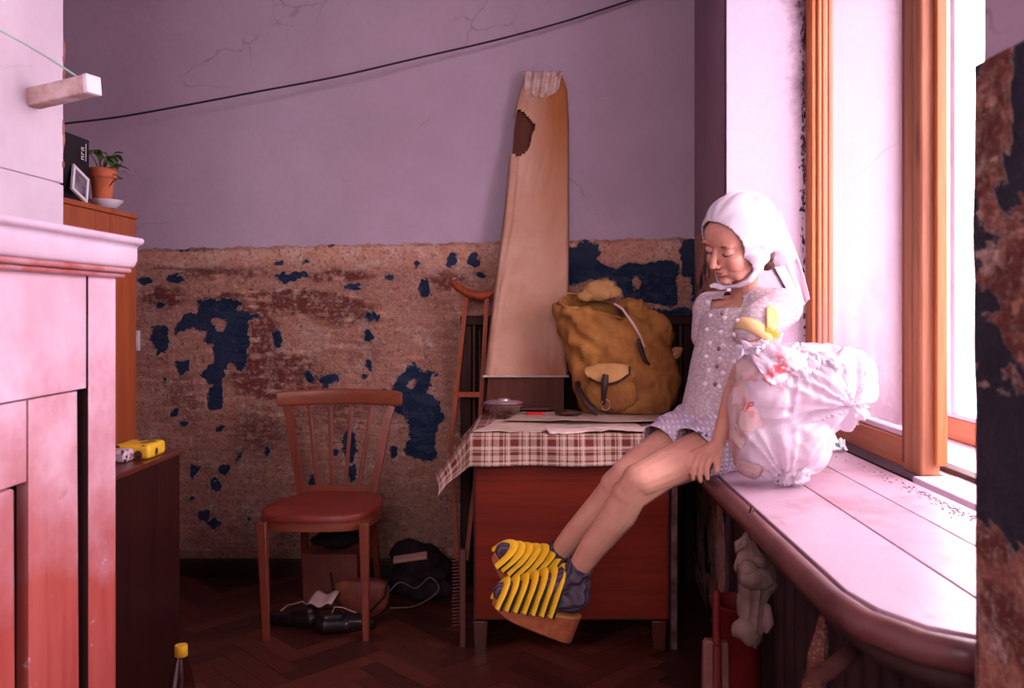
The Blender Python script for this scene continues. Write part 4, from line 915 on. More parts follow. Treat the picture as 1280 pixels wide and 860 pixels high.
# knitted bobbles and buttons sit on the blouse surface
from mathutils.bvhtree import BVHTree
dg = bpy.context.evaluated_depsgraph_get(); dg.update()
bv = BVHTree.FromObject(blo, dg); og = base(blo)
def onblouse(px_, py_):
    o_ = Vector((0, 0, EYE)); d_ = (V(px_, py_, 2)-o_).normalized(); h_ = bv.ray_cast(o_-og, d_); return (h_[0]+og, h_[1]) if h_[0] else (None, None)
BOBM = simple('white_wool_bobble', (.86, .78, .80), (.75, .64, .68), 80, .9); bob = []
for row in range(7):
    for col_ in range(3):
        bob.append((885+col_*17+row*-.5+(row % 2)*4, 378+row*17+col_*3))
for i, (x_, y_) in enumerate(bob):
    h_, n_ = onblouse(x_, y_)
    if h_: MB().ell(h_, .0068, nu=10, nv=8).build('bobble', BOBM, girl)
for i in range(5):
    h_, n_ = onblouse(903-i*2.2, 392+i*22)
    if h_: MB().ell(h_, (.006, .006, .006), nu=12, nv=8).build('button', simple('brown_button', (.30, .17, .15), rough=.4), girl)
def patch(x0, x1, y0, y1, m, lab, skew=0):
    def fn(u, v):
        x_, y_ = x0+(x1-x0)*u+skew*v, y0+(y1-y0)*v+2.5*math.sin(u*5)*(1 if v > .5 else -1); h_, n_ = onblouse(x_, y_)
        if h_ is None: h_ = V(x_, y_, 2.06); n_ = Vector((0, -1, 0))
        return tuple(h_+n_*.006)
    solid(MB().grid(fn, 10, 12).build('sleeve_patch', m, girl, label=lab), .003, 0)
patch(957, 971, 386, 412, YC, 'pale yellow patch on the sleeve'); patch(955, 971, 411, 428, OC, 'ochre patch at the sleeve hem', -3)
# shorts
t = NT('waffle_knit_shorts'); s1 = t.wave(26, .6, 1, 'Z'); s2 = t.wave(24, .6, 1, 'X'); f = t.math('MULTIPLY', s1, s2); t.bump(f, .6, .005)
prn = t.N('ShaderNodeVectorMath', operation='DISTANCE'); t.L(t.co, prn.inputs[0]); prn.inputs[1].default_value = tuple(V(866, 553, 2.03)-Vector((.50, 2.24, SILL)))
pm = t.math('MULTIPLY', t.rng(prn.outputs['Value'], .050, .040), t.rng(t.vor(75), .42, .34)); c_ = t.mix(t.rng(f, .1, .7), (.50, .41, .50), (.72, .63, .72)); t.done(t.mix(pm, c_, (.07, .08, .14)), .85, .1)
b = MB()
b.ell((.503, 2.243, .945), (.108, .128, .085), BM, 26, 16)
for hp, kn, s_ in ((hipL, kneeL, 1), (hipR, kneeR, 1)):
    e_ = hp.lerp(kn, .50)+Vector((0, 0, .006)); b.cap(hp+Vector((0, 0, .002)), .076, hp.lerp(kn, .25)+Vector((0, 0, .006)), .074); b.cap(hp.lerp(kn, .25)+Vector((0, 0, .006)), .074, e_, .070)
me = remesh(b, .0035, 8); p = getv(me); p = p+getn(me)*(.004*fbm(p*13, 3)+.003*np.sin(p[:, 0]*70+p[:, 1]*40))[:, None]; p[:, 2] = np.maximum(p[:, 2], SILL+.003*0+.0)
setv(me, p); dk = np.array((kneeL-hipL).normalized()); s_ = (p-np.array(hipL))@dk; Lk = (kneeL-hipL).length
cut(me, (s_ > Lk*.50+.008*np.sin(p[:, 2]*60)) | (p[:, 2] > 1.04))
solid(place(me, 'shorts', t.m, girl), .003, 1)

# socks
t = NT('grey_ribbed_sock'); rb = t.wave(34, 1.0, 1, 'Y'); t.bump(t.math('ADD', rb, t.noise(60, 2)), .7, .004); SOCK = t.done(t.mix(rb, (.045, .030, .048), (.115, .085, .120)), .9, .1)
for (h_, t_), an, kn in ((footL, ankL, kneeL), (footR, ankR, kneeR)):
    b = MB(); up = an.lerp(kn, .10); mid = h_.lerp(t_, .55)+Vector((0, 0, .018))
    b.cap(an, .031, up, .0325); b.cap(an, .031, mid, .028); b.cap(h_+Vector((0, 0, .012)), .0275, mid, .028); b.cap(mid, .029, t_+Vector((0, 0, .006)), .021); b.cap(an, .031, h_+Vector((.003, 0, .015)), .028); b.cap(an+Vector((.012, 0, -.02)), .030, an+Vector((.013, 0, -.046)), .0285)
    me = remesh(b, .003, 5); p = getv(me); ax_ = np.array((kn-an).normalized()); s_ = (p-np.array(an))@ax_
    p = p+getn(me)*(.0016*np.sin(s_*190+2*vnoise(p*20, 1)))[:, None]*(s_ > -.01)[:, None]; setv(me, p); cut(me, s_ > .042)
    solid(place(me, 'sock', SOCK, girl), .0045, 0)

# wedge sandals with yellow straps
COR = simple('cork_wedge', (.40, .115, .045), (.28, .07, .028), 60, .7); INS = simple('sandal_insole', (.50, .22, .07), rough=.6)
YEL = simple('yellow_strap', (.88, .56, .02), (.80, .44, .01), 30, .5); BLK2 = simple('dark_under_strap', (.03, .03, .035))
def sandal(h_, t_, wedge, tilt=0, sh=0):
    f_ = (t_-h_); L_ = f_.length; f_ = f_/L_; sd = f_.cross(Vector((0, 0, 1))).normalized(); up = sd.cross(f_).normalized()
    if up.z < 0: up = -up
    if tilt: up = (Matrix.Rotation(tilt, 3, f_)@up); sd = f_.cross(up).normalized()
    b = MB(); N = 16; top, bot_ = [], []
    for i in range(N):
        u = i/(N-1); x = -.026+u*(L_+.046); hw = .027+.009*abs(math.sin(math.pi*min(1, u*1.05)))**.7*(.4+u); e = min(u, 1-u)
        hw *= min(1, (e/.10)**.5) if e < .10 else 1
        th = wedge*(1-u)**.85+.014; z0 = -.024+(.010*max(0, u-.8)/.2)
        top.append((h_+f_*x+up*z0, hw)); bot_.append((h_+f_*(x+.012*(1-u))+up*(z0-th), hw*.92))
    vs = []
    for (c1_, w1), (c2_, w2) in zip(top, bot_): vs += [c1_-sd*max(w1, .006), c1_+sd*max(w1, .006), c2_+sd*max(w2, .006), c2_-sd*max(w2, .006)]
    fs = [(4*i+k, 4*i+(k+1) % 4, 4*i+4+(k+1) % 4, 4*i+4+k) for i in range(N-1) for k in range(4)]+[(3, 2, 1, 0), tuple(4*(N-1)+k for k in range(4))]
    b.add(vs, fs); s1 = b.build('sandal_sole', COR, girl, bevel=.003)
    b = MB(); vs = []
    for (c1_, w1), _ in zip(top, bot_): vs += [c1_-sd*max(w1*1.03, .006)+up*.0045, c1_+sd*max(w1*1.03, .006)+up*.0045, c1_+sd*max(w1*1.03, .006)+up*.0005, c1_-sd*max(w1*1.03, .006)+up*.0005]
    b.add(vs, fs); b.build('insole', INS, s1)
    for k in range(7):
        u = .34+.120*k; x = u*L_*1.02; hgt = np.interp(u, [.2, .5, .8, 1.05], [.120, .100, .074, .056]); hw = .038
        pts = []
        for j in range(13):
            a = math.pi*j/12; lean = -.022*(math.sin(a))*1.0
            pts.append(h_+f_*(x+lean*.8+.008*math.cos(a)*0)+sd*(-hw*math.cos(a)*1.0)+up*(-.024+hgt*abs(math.sin(a))**.75))
        cr_ = [(.0048, .0095+.003*math.sin(math.pi*j/12)+.0022*random.random()) for j in range(13)]
        MB().tube(pts, cr_, 8, flat=tuple(up)).build('strap', YEL, girl)
        MB().tube([q_-f_*.010-up*.0035 for q_ in pts], [(.002, .004)]*13, 6, flat=tuple(up)).build('under_strap', BLK2, girl)
    return f_, sd, up
sandal(footL[0], footL[1], .052)
sandal(footR[0], footR[1], .040, tilt=-.35)
# ================================================ BACKPACK
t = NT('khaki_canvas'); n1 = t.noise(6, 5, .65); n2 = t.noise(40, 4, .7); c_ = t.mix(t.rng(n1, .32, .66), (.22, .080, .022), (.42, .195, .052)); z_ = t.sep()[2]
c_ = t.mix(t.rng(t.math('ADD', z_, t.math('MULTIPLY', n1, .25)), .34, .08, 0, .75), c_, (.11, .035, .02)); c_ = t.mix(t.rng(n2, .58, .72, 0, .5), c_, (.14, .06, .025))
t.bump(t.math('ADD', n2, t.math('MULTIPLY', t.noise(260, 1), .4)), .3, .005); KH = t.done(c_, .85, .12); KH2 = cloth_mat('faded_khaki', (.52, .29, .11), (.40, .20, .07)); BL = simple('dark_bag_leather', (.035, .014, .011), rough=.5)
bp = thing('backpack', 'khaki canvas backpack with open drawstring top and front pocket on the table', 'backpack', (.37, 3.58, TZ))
def ring(px0, px1, py, d, dep): a = V(px0, py, d); c = V(px1, py, d); return ((a+c)/2, (c-a).length/2, dep)
rings = [ring(745, 828, 527, 3.57, .10), ring(728, 838, 519, 3.56, .145), ring(721, 841, 495, 3.56, .16), ring(716, 842, 465, 3.56, .165), ring(710, 838, 435, 3.57, .16), ring(704, 832, 410, 3.58, .15), ring(699, 820, 392, 3.59, .13), ring(700, 806, 384, 3.595, .115)]
NR, NA = 60, 96; zs = np.linspace(0, len(rings)-1, NR)
def bpf(u, v):
    s_ = v*(len(rings)-1); i = min(int(s_), len(rings)-2); f = s_-i; f = f*f*(3-2*f); (c0, h0, d0), (c1_, h1, d1) = rings[i], rings[i+1]
    c = c0.lerp(c1_, s_-i); h = h0+(h1-h0)*f; dd = (d0+(d1-d0)*f)*.72; a = 2*math.pi*u; e = .72
    x = math.copysign(abs(math.cos(a))**e, math.cos(a)); y = math.copysign(abs(math.sin(a))**e, math.sin(a))
    z = c.z
    if v > .80: z += (v-.8)/.2*(.036*math.sin(a)+.010*math.sin(a*3+1)-.030*x)
    return (c.x+h*x, c.y+dd*y, z)
mb = MB().grid(bpf, NA, NR, closed=True); c0 = rings[0][0]; bi = len(mb.v); mb.v.append((c0.x, c0.y, c0.z-.006)); mb.f += [(bi, (k+1) % NA, k) for k in range(NA)]
me = mb.mesh('bag_body', base(bp)); p = getv(me); nn = getn(me); q = p.copy()
fold = .016*fbm(q*7, 2)+.024*(.5-1.4*np.abs(vnoise(q*np.array([12, 12, 7])+q[:, ::-1]*5, 5)))+.008*(1-2*np.abs(vnoise(q*np.array([28, 28, 17])+4*q[:, ::-1], 9)))+.004*(1-2*np.abs(vnoise(q*np.array([60, 60, 34]), 2)))
dg_ = np.sin((q[:, 2]*1.0+q[:, 0]*.9)*60+2*vnoise(q*8, 3)); fold = fold+.006*dg_*np.clip((q[:, 2]-.16)/.1, 0, 1); fold *= np.clip(q[:, 2]/.05, .1, 1)
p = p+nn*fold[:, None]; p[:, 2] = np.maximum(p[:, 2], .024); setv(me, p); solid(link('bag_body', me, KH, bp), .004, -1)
rim = MB().tube([Vector(bpf(k/60, 1.0))+Vector((0, 0, .0)) for k in range(61)], .006, 8, cap=False).noise(.004, 25, 3); rim.build('rim', KH2, bp)
dk = MB().ell(rings[-1][0]+Vector((-.01, 0, -.058)), (.165, .072, .012)); dk.build('opening_shade', simple('bag_opening_shade', (.02, .008, .006), rough=.9), bp)  # dark disc stands for the shade inside the bag's mouth
# raised flap at the top
b = MB(); b.ell(V(750, 364, 3.61), (.072, .045, .044)); b.ell(V(733, 371, 3.60), (.036, .03, .018)); b.ell(V(768, 371, 3.60), (.035, .045, .042))
me = remesh(b, .005, 4); p = getv(me); p = p+getn(me)*(.008*fbm(p*18, 6)+.005*(1-2*np.abs(vnoise(p*28, 3))))[:, None]; lo = p[:, 2] < V(0, 376, 3.59).z+.3*(p[:, 0]-.3); setv(me, p); cut(me, lo); solid(place(me, 'top_flap', KH2, bp), .006, -1)
# side lobe with drawstring on the right
b = MB(); b.cap(V(795, 390, 3.58), .052, V(815, 425, 3.53), .050); b.cap(V(815, 425, 3.53), .048, V(822, 447, 3.52), .016); b.ell(V(787, 382, 3.60), (.06, .06, .03))
me = remesh(b, .005, 5); p = getv(me); p = p+getn(me)*(.007*fbm(p*14, 8)+.006*(1-2*np.abs(vnoise(p*np.array([34, 20, 10]), 4))))[:, None]; setv(me, p); place(me, 'side_flap', KH, bp)
MB().tube([V(768, 380, 3.47), V(778, 386, 3.455), V(790, 403, 3.45), V(800, 420, 3.445), V(806, 436, 3.45)], [.006, .005, .006, .005, .004], 8).noise(.0015, 60, 2).build('drawstring', simple('pale_cord', (.62, .42, .40)), bp)
MB().tube([V(798, 424, 3.425), V(801, 436, 3.43), V(806, 450, 3.435), V(812, 456, 3.44)], [(.010, .006), (.014, .008), (.012, .007), (.006, .004)], 8).build('toggle', BL, bp)
# front pocket with flap, buckle strap
b = MB(); b.ell(V(765, 490, 3.44), (.105, .030, .085)); b.ell(V(768, 470, 3.44), (.09, .032, .04)); me = remesh(b, .005, 5); p = getv(me); p = p+getn(me)*(.006*fbm(p*16, 3)+.004*(1-2*np.abs(vnoise(p*24, 5))))[:, None]; p[:, 2] = np.maximum(p[:, 2], TZ+.03); setv(me, p); place(me, 'front_pocket', KH, bp)
fb = MB()
def flp(u, v):
    x = 731+55*u; top = 460-4*math.sin(math.pi*u)+ -4*u; bot_ = 466+14*abs(math.sin(math.pi*u))**.7; p = V(x, top+(bot_-top)*v, 3.405-.030*math.sin(math.pi*u)+.02*(1-v)**2-.006*v); return tuple(p)
fb.grid(flp, 26, 10).noise(.002, 30, 1); solid(fb.build('pocket_flap', KH2, bp, label='faded pale pocket flap'), .005, 0)
MB().tube([V(731+55*u, 466+14*abs(math.sin(math.pi*u))**.7, 3.395-.030*math.sin(math.pi*u)) for u in np.linspace(.1, 1.02, 14)]+[V(787, 458, 3.40)], .0045, 8).build('flap_binding', BL, bp)
MB().tube([V(757, 468, 3.355), V(756, 476, 3.345), V(755, 490, 3.35), V(754, 506, 3.37)], [(.012, .004), (.015, .005), (.012, .004), (.009, .004)], 8, flat=(1, 0, 0)).build('buckle_strap', BL, bp)
bk2 = MB().tube([V(757+9*math.cos(a)*.6, 506+7*math.sin(a), 3.362) for a in np.linspace(0, 6.283, 15)], .002, 6, cap=False); bk2.build('buckle', simple('worn_buckle', (.45, .38, .36), rough=.3, metal=.8), bp)
MB().tube([V(722, 470, 3.50), V(722, 485, 3.46), V(733, 503, 3.42), V(748, 517, 3.42)], [(.012, .004)]*4, 8, flat=(1, 0, 0)).build('shoulder_strap', BL, bp)
MB().tube([V(838, 446, 3.60), V(845, 437, 3.58), V(850, 436, 3.57), V(847, 444, 3.56), V(836, 452, 3.55)], [(.02, .012), (.024, .012), (.018, .010), (.02, .01), (.014, .01)], 10).noise(.004, 30, 2).build('side_strap_roll', KH2, bp)

# ================================================ PLASTIC BAG
t = NT('thin_white_plastic'); n1 = t.noise(9, 5, .6); vz = t.vor(16); t.set(t.b.inputs['Base Color'], t.mix(t.rng(n1, .4, .65), (.72, .66, .71), (.64, .54, .60))); 
rd_ = t.N('ShaderNodeVectorMath', operation='DISTANCE'); t.L(t.co, rd_.inputs[0]); rd_.inputs[1].default_value = (-.125, -.07, .265)
rm = t.math('MULTIPLY', t.rng(rd_.outputs['Value'], .060, .04), t.rng(t.noise(34, 3, .6), .54, .58))
rd2 = t.N('ShaderNodeVectorMath', operation='DISTANCE'); t.L(t.co, rd2.inputs[0]); rd2.inputs[1].default_value = (.05, -.13, .04)
rm = t.math('ADD', rm, t.math('MULTIPLY', t.rng(rd2.outputs['Value'], .06, .03, 0, .22), t.rng(t.noise(40, 3), .45, .6)))
c_ = t.mix(rm, t.b.inputs['Base Color'].links[0].from_socket, (.70, .10, .10)); t.bump(t.math('ADD', t.noise(28, 4, .6, None, 1.0), t.math('MULTIPLY', vz, .6)), .35, .006)
t.done(c_, .32, .5); tr_ = t.N('ShaderNodeBsdfTranslucent'); tr_.inputs[0].default_value = (.9, .8, .88, 1); mx = t.N('ShaderNodeMixShader'); mx.inputs[0].default_value = .35
t.L(t.b.outputs[0], mx.inputs[1]); t.L(tr_.outputs[0], mx.inputs[2]); t.L(mx.outputs[0], t.out.inputs[0]); PL = t.m
pb = thing('plastic_bag', 'stuffed crumpled white plastic carrier bag on the sill behind the child', 'bag', (.66, 1.975, SILL))
D0 = 1.965
b = MB()
for (x, y, d, r, ry) in ((978, 540, 1.955, (.118, .085, .10), 0), (1002, 495, 1.965, (.158, .092, .095), 0), (1045, 480, 2.00, (.085, .085, .075), 0), (1060, 466, 2.02, (.065, .075, .055), 0), (960, 500, 1.96, (.075, .085, .10), 0), (975, 450, 1.98, (.085, .075, .035), 0), (1005, 446, 1.985, (.10, .07, .030), 0), (985, 585, 1.95, (.045, .055, .028), 0), (950, 450, 1.955, (.04, .06, .03), 0), (945, 530, 1.965, (.05, .07, .06), 0)):
    b.ell(V(x, y, d), r, None, 20, 14)
me = remesh(b, .0042, 6); p = getv(me); nn = getn(me); c = np.array(V(1000, 500, 1.98)); q = p-c
K1 = np.array(V(1062, 508, 1.90))-c; r1 = np.linalg.norm(q-K1, axis=1); a1 = np.arctan2(q[:, 2]-K1[2], q[:, 0]-K1[0])
rad = (1-2*np.abs(vnoise(np.c_[a1*5.5, r1*4, r1*0], 4)))*np.exp(-(r1/.16)**2)
K2 = np.array(V(985, 600, 1.9))-c; r2 = np.linalg.norm(q-K2, axis=1); a2 = np.arctan2(q[:, 2]-K2[2], q[:, 0]-K2[0]); rad2 = (1-2*np.abs(vnoise(np.c_[a2*5, r2*4, r2*0+3], 7)))*np.exp(-(r2/.14)**2)
K3 = np.array(V(1000, 440, 1.9))-c; r3 = np.linalg.norm(q-K3, axis=1); a3 = np.arctan2(q[:, 2]-K3[2], q[:, 0]-K3[0]); rad3 = (1-2*np.abs(vnoise(np.c_[a3*6, r3*4, r3*0+5], 9)))*np.exp(-(r3/.12)**2)
wv = np.c_[vnoise(q*10, 1), vnoise(q*10, 2), vnoise(q*10, 3)]*.03
cr1 = (1-2*np.abs(vnoise((q+wv)*np.array([11, 11, 26]), 6))); cr2 = (1-2*np.abs(vnoise((q+wv)*34, 8)))
horiz = np.exp(-((q[:, 2]-np.array(V(0, 513, 1.98))[2]+c[2]-.02*np.sin(q[:, 0]*14))/.007)**2)
p = p+nn*(.013*rad+.011*rad2+.006*rad3+.0065*cr1+.0016*cr2-.010*horiz+.004*fbm(q*14, 4))[:, None]; p[:, 2] = np.maximum(p[:, 2], SILL+.0015); setv(me, p); place(me, 'body', PL, pb)
def flapg(cs, bulge, seed, nm, m=PL):
    def fn(u, v):
        a = cs[0].lerp(cs[1], u); c = cs[3].lerp(cs[2], u); p = a.lerp(c, v); n_ = fbm(np.array([[u*3, v*3, seed]]), seed)[0]
        return tuple(p+Vector((0, -bulge*math.sin(math.pi*u)*math.sin(math.pi*min(1, v+.2))-.010*n_, .008*fbm(np.array([[u*4, v*4, seed+9.]]), seed)[0])))
    return solid(MB().grid(fn, 34, 26).build(nm, m, pb), .0015, 0)
flapg([V(925, 428, 1.93), V(1010, 440, 1.90), V(1008, 474, 1.885), V(958, 478, 1.862)], .018, 3, 'handle_flap')
flapg([V(1006, 436, 1.93), V(1072, 436, 1.95), V(1060, 478, 1.90), V(1008, 470, 1.885)], .022, 5, 'handle_flap')
flapg([V(918, 432, 1.95), V(962, 430, 1.92), V(955, 440, 1.89), V(922, 446, 1.90)], .016, 6, 'handle_flap')
flapg([V(1018, 440, 1.91), V(1060, 452, 1.90), V(1050, 500, 1.885), V(1022, 505, 1.875)], .014, 8, 'front_fold')
lt2 = MB(); o_ = V(936, 502, 1.868)
bvp = None
t = NT('printed_paper_sack'); pv = t.rng(t.vor(38), .3, .38); t.done(t.mix(t.math('MULTIPLY', t.rng(t.noise(30, 2), .54, .60), .45), (.56, .40, .38), (.50, .14, .13)), .7, .2)
ps = thing('paper_sack', 'creased beige and red printed sack squeezed between the white bag and the child', 'sack', (.535, 1.96, SILL))
b = MB().ell(V(934, 520, 1.955), (.042, .06, .115)).ell(V(938, 570, 1.965), (.040, .05, .05)).ell(V(940, 470, 1.955), (.042, .05, .06)); me = remesh(b, .004, 4); p = getv(me); q = p
p = p+getn(me)*(.006*(1-2*np.abs(vnoise(q*np.array([40, 30, 14]), 3)))+.004*fbm(q*20, 2))[:, None]; p[:, 2] = np.maximum(p[:, 2], SILL+.0015); setv(me, p); place(me, 'body', t.m, ps)
# red lettering on the sack side of the carrier bag
rl = MB(); RED = simple('red_print', (.66, .08, .10), rough=.5)
def stroke(pts): rl.tube([V(x, y, d) for x, y, d in pts], .0016, 6)
dL = 1.888
stroke([(932, 503, dL), (929, 512, dL)]); stroke([(937, 503, dL), (934, 512, dL)]); stroke([(937, 503, dL), (942, 503, dL), (941, 507, dL), (936, 508, dL)])
rl.build('red_lettering', RED, ps, kind='stuff', label='small red printed letters')
gp = thing('wrapper_scrap', 'small mint and white wrapper scrap right of the white plastic bag', 'wrapper', (.84, 2.28, SILL))
def wf(u, v):
    p = V(1036+24*u, 568-14*v-(4 if .3 < u < .6 else 0), 2.38); p.z = max(p.z, SILL+.003)+.012*abs(fbm(np.array([[u*4, v*4, 2.]]), 5)[0]); p.y += .03*v; return tuple(p)
t = NT('mint_wrapper'); t.done(t.mix(t.rng(t.vor(40), .35, .4), (.04, .16, .12), (.70, .78, .74)), .3, .5)
solid(MB().grid(wf, 18, 10).build('foil', t.m, gp), .001, 0)

# ================================================ UNDER THE SILL
RADM = simple('dark_iron_paint', (.045, .018, .017), (.02, .008, .008), 9, .55)
ra = thing('radiator', 'dark cast-iron radiator in shadow under the window sill', 'radiator', (.66, 1.85, 0))
for k in range(16):
    y = 1.22+.078*k; b = MB()
    for x in (.60, .70): b.tube([(x, y, .13), (x, y, .17), (x, y, .68), (x, y, .72)], [(.022, .024), (.026, .030), (.026, .030), (.022, .024)], 10)
    b.box(.60, .70, y-.010, y+.010, .15, .70); b.cap((.60, y-.033, .69), .022, (.60, y+.033, .69), .022).cap((.60, y-.033, .16), .022, (.60, y+.033, .16), .022)
    place(remesh(b, .008, 2), 'section', RADM, ra)
for y in (1.30, 2.30): MB().box(.62, .68, y-.02, y+.02, 0, .14).build('foot', RADM, ra)
MB().tube([(.62, 2.43, .69), (.62, 2.55, .69), (.62, 2.60, .64), (.62, 2.60, .02)], .014, 10).build('pipe', RADM, ra)
# hanging rag on a hook, and its hanging companions
RAG = cloth_mat('grey_rag_cotton', (.20, .115, .10), (.07, .035, .03)); 
def rag(name, label, cat, outline_, d, seed, m, fold=7, amp=.012, parts='cloth'):
    th = thing(name, label, cat, V(*outline_[0][:2], d))
    L_ = [(a, y) for a, _, y in outline_]; R_ = [(c, y) for _, c, y in outline_]; ys = [y for *_, y in outline_]
    def fn(u, v):
        y = ys[0]+(ys[-1]-ys[0])*v; x0 = np.interp(y, ys, [a for a, _ in L_]); x1 = np.interp(y, ys, [a for a, _ in R_])
        th_ = 2*math.pi*u; x = (x0+x1)/2+(x1-x0)/2*math.cos(th_); p = V(x, y, d); wv_ = math.sin(th_*fold+v*3+seed)+.6*math.sin(th_*fold*2.3+v*9); p.y += -.022*math.sin(th_)*1.0*min(1, (x1-x0)/30)-amp*wv_*.5*math.copysign(1, math.sin(th_)); p.x += .003*wv_
        p.z += .004*math.sin(th_*4+v*11); f3 = fbm(np.array([[p.x*30, p.y*30, p.z*16]]), seed)[0]*amp*.8; p.x += f3*math.cos(th_); p.y -= f3; return tuple(p)
    b = MB().grid(fn, 72, 60, closed=True); b.f += [tuple(range(72))[::-1], tuple(59*72+k for k in range(72))]
    o = b.build(parts, m, th); return th
def rg(o): return [(a, c, y) for a, c, y in o]
hd = 1.66
R1 = rag('hanging_rag', 'twisted grey cotton rag hanging from the sill edge above the red tools', 'rag', [(928, 938, 668), (924, 950, 690), (921, 962, 708), (925, 968, 725), (928, 962, 745), (925, 952, 770), (924, 948, 790), (930, 945, 803)], hd, 1, RAG)
MB().tube([V(933, 668, hd), V(929, 682, hd-.02), V(920, 689, hd-.02), V(921, 680, hd-.015), V(932, 672, hd-.01)], .006, 8).build('tie_loop', RAG, R1)
MB().tube([V(945, 745, hd+.01), V(955, 760, hd), V(958, 778, hd), V(956, 790, hd)], [.008, .016, .014, .005], 10).noise(.003, 30, 3).build('sagging_fold', cloth_mat('dusty_pink_rag', (.30, .15, .15), (.2, .09, .09)), R1)
MB().tube([V(933, 670, hd), (V(933, 670, hd)+Vector((.015, .02, .05))), Vector((.455, hd+.03, SILL-.042))], .0035, 8).build('hook', RADM, R1)
KR = NT('nubbly_knit'); v1 = KR.vor(150); KR.bump(v1, .8, .006); KR = KR.done(KR.mix(KR.rng(v1, .1, .5), (.26, .12, .08), (.13, .05, .035)), .95, .1)
kb = MB().ell(V(945, 722, hd-.02), (.030, .022, .016)).cap(V(935, 712, hd-.02), .012, V(962, 728, hd-.01), .010).cap(V(950, 700, hd-.01), .014, V(966, 724, hd-.01), .008)
me = remesh(kb, .003, 3); p = getv(me); p = p+getn(me)*(.008*(1-2*np.abs(vnoise(p*np.array([50, 50, 30]), 3))))[:, None]; setv(me, p); place(me, 'rag_knot', RAG, R1)
me = remesh(MB().cap(V(930, 785, hd-.01), .020, V(942, 800, hd-.01), .012), .003, 3); p = getv(me); p = p+getn(me)*(.008*(1-2*np.abs(vnoise(p*np.array([50, 50, 30]), 3))))[:, None]; setv(me, p); place(me, 'rag_end', RAG, R1)
R2 = rag('knitted_strip', 'nubbly beige knitted strip hanging point-up under the near sill', 'cloth', [(1026, 1030, 770), (1022, 1033, 780), (1017, 1034, 800), (1010, 1033, 820), (1009, 1028, 840), (1004, 1032, 862), (1000, 1034, 900), (1002, 1030, 950)], 1.36, 3, KR, 3, .004, 'knit')
MB().tube([V(1028, 771, 1.36), V(1030, 735, 1.37), (.487, 1.40, SILL-.045)], .0025, 6).build('string', RAG, R2)
sk = thing('wooden_stick', 'short brown stick poking out across the knitted strip under the sill', 'stick', V(1040, 838, 1.33))
MB().tube([V(1018, 850, 1.26), V(1036, 838, 1.28), V(1062, 818, 1.33), V(1070, 812, 1.35)], [.012, .014, .013, .011], 10).build('shaft', wood('dark_stick_wood', (.14, .045, .035), (.07, .02, .018), 'x', .6), sk)
MB().tube([V(1070, 812, 1.35), V(1078, 806, 1.37)], .012, 8).build('bracket_end', RADM, sk)
# brush and dustpan tools
REDP = simple('red_enamel', (.17, .010, .010), (.10, .007, .007), 10, .5, .3)
dp = thing('dustpan', 'pale dustpan with a long red handle standing under the sill', 'dustpan', (.40, 1.95, 0))
dd = 1.93
MB().prism([(V(880, 806, dd).x, V(0, 806, dd).z), (V(884, 801, dd).x, V(0, 801, dd).z), (V(911, 804, dd).x, V(0, 804, dd).z), (V(913, 900, dd).x, V(0, 900, dd).z), (V(878, 900, dd).x, V(0, 900, dd).z)], 'y', dd, dd+.025).build('pan', simple('dusty_pink_metal', (.24, .09, .07), (.15, .05, .04), 16, .5), dp, bevel=.004)
MB().tube([V(896, 738, dd+.01), V(896, 800, dd), V(897, 850, dd-.012)], [.0085, .0095, .010], 12).build('handle', REDP, dp)
MB().tube([V(897, 806, dd-.012), V(897, 900, dd-.012)], [(.012, .008), (.016, .008)], 8).build('rib', simple('dark_red_rib', (.16, .02, .02)), dp)
MB().box(V(878, 0, dd).x, V(913, 0, dd).x, dd, dd+.03, 0, V(0, 899, dd).z).build('lower_pan', simple('dusty_pink_metal_b', (.3, .12, .10)), dp)
rb_ = thing('red_tub', 'narrow dark red plastic tub between the dustpan and the rag', 'tub', (.475, 1.98, 0))
a_ = V(916, 762, 2.0)
MB().lathe([(.040, 0), (.048, .002), (.060, a_.z), (.066, a_.z+.004), (.066, a_.z+.014), (.058, a_.z+.014), (.052, a_.z-.02), (0, .02)], (a_.x+.015, 2.02, 0), 26).build('body', REDP, rb_)

# ================================================ FLOOR CLUTTER BY THE CHAIR
BX = simple('red_brown_card', (.20, .055, .035), (.13, .03, .022), 6, .7)
cx_ = thing('cardboard_box', 'red-brown cardboard box standing under the chair', 'box', (-.86, 3.62, 0))
MB().box(-.962, -.735, 3.50, 3.70, 0, .235).build('body', BX, cx_, bevel=.004); MB().box(-.962, -.735, 3.49, 3.4995, .20, .236).build('front_flap', BX, cx_)
sc2 = thing('satchel', 'rounded red-brown leather satchel beside the box under the chair', 'bag', (-.70, 3.42, 0))
me = remesh(MB().ell((-.70, 3.42, .145), (.115, .045, .095)).ell((-.70, 3.42, .175), (.118, .04, .055)), .006, 4); p = getv(me); p[:, 2] = np.clip(p[:, 2], .065, .215); p[:, 2] -= .06; setv(me, p)
place(me, 'body', simple('red_brown_leather', (.26, .075, .04), (.16, .035, .025), 10, .4), sc2)
MB().tube([(-.815, 3.37, .20), (-.80, 3.365, .10), (-.74, 3.36, .035), (-.66, 3.36, .04), (-.60, 3.37, .10), (-.585, 3.38, .17)], .005, 8).build('trim', simple('black_trim', (.015, .008, .008)), sc2)
SHO = simple('black_shoe_leather', (.02, .010, .010), rough=.3)
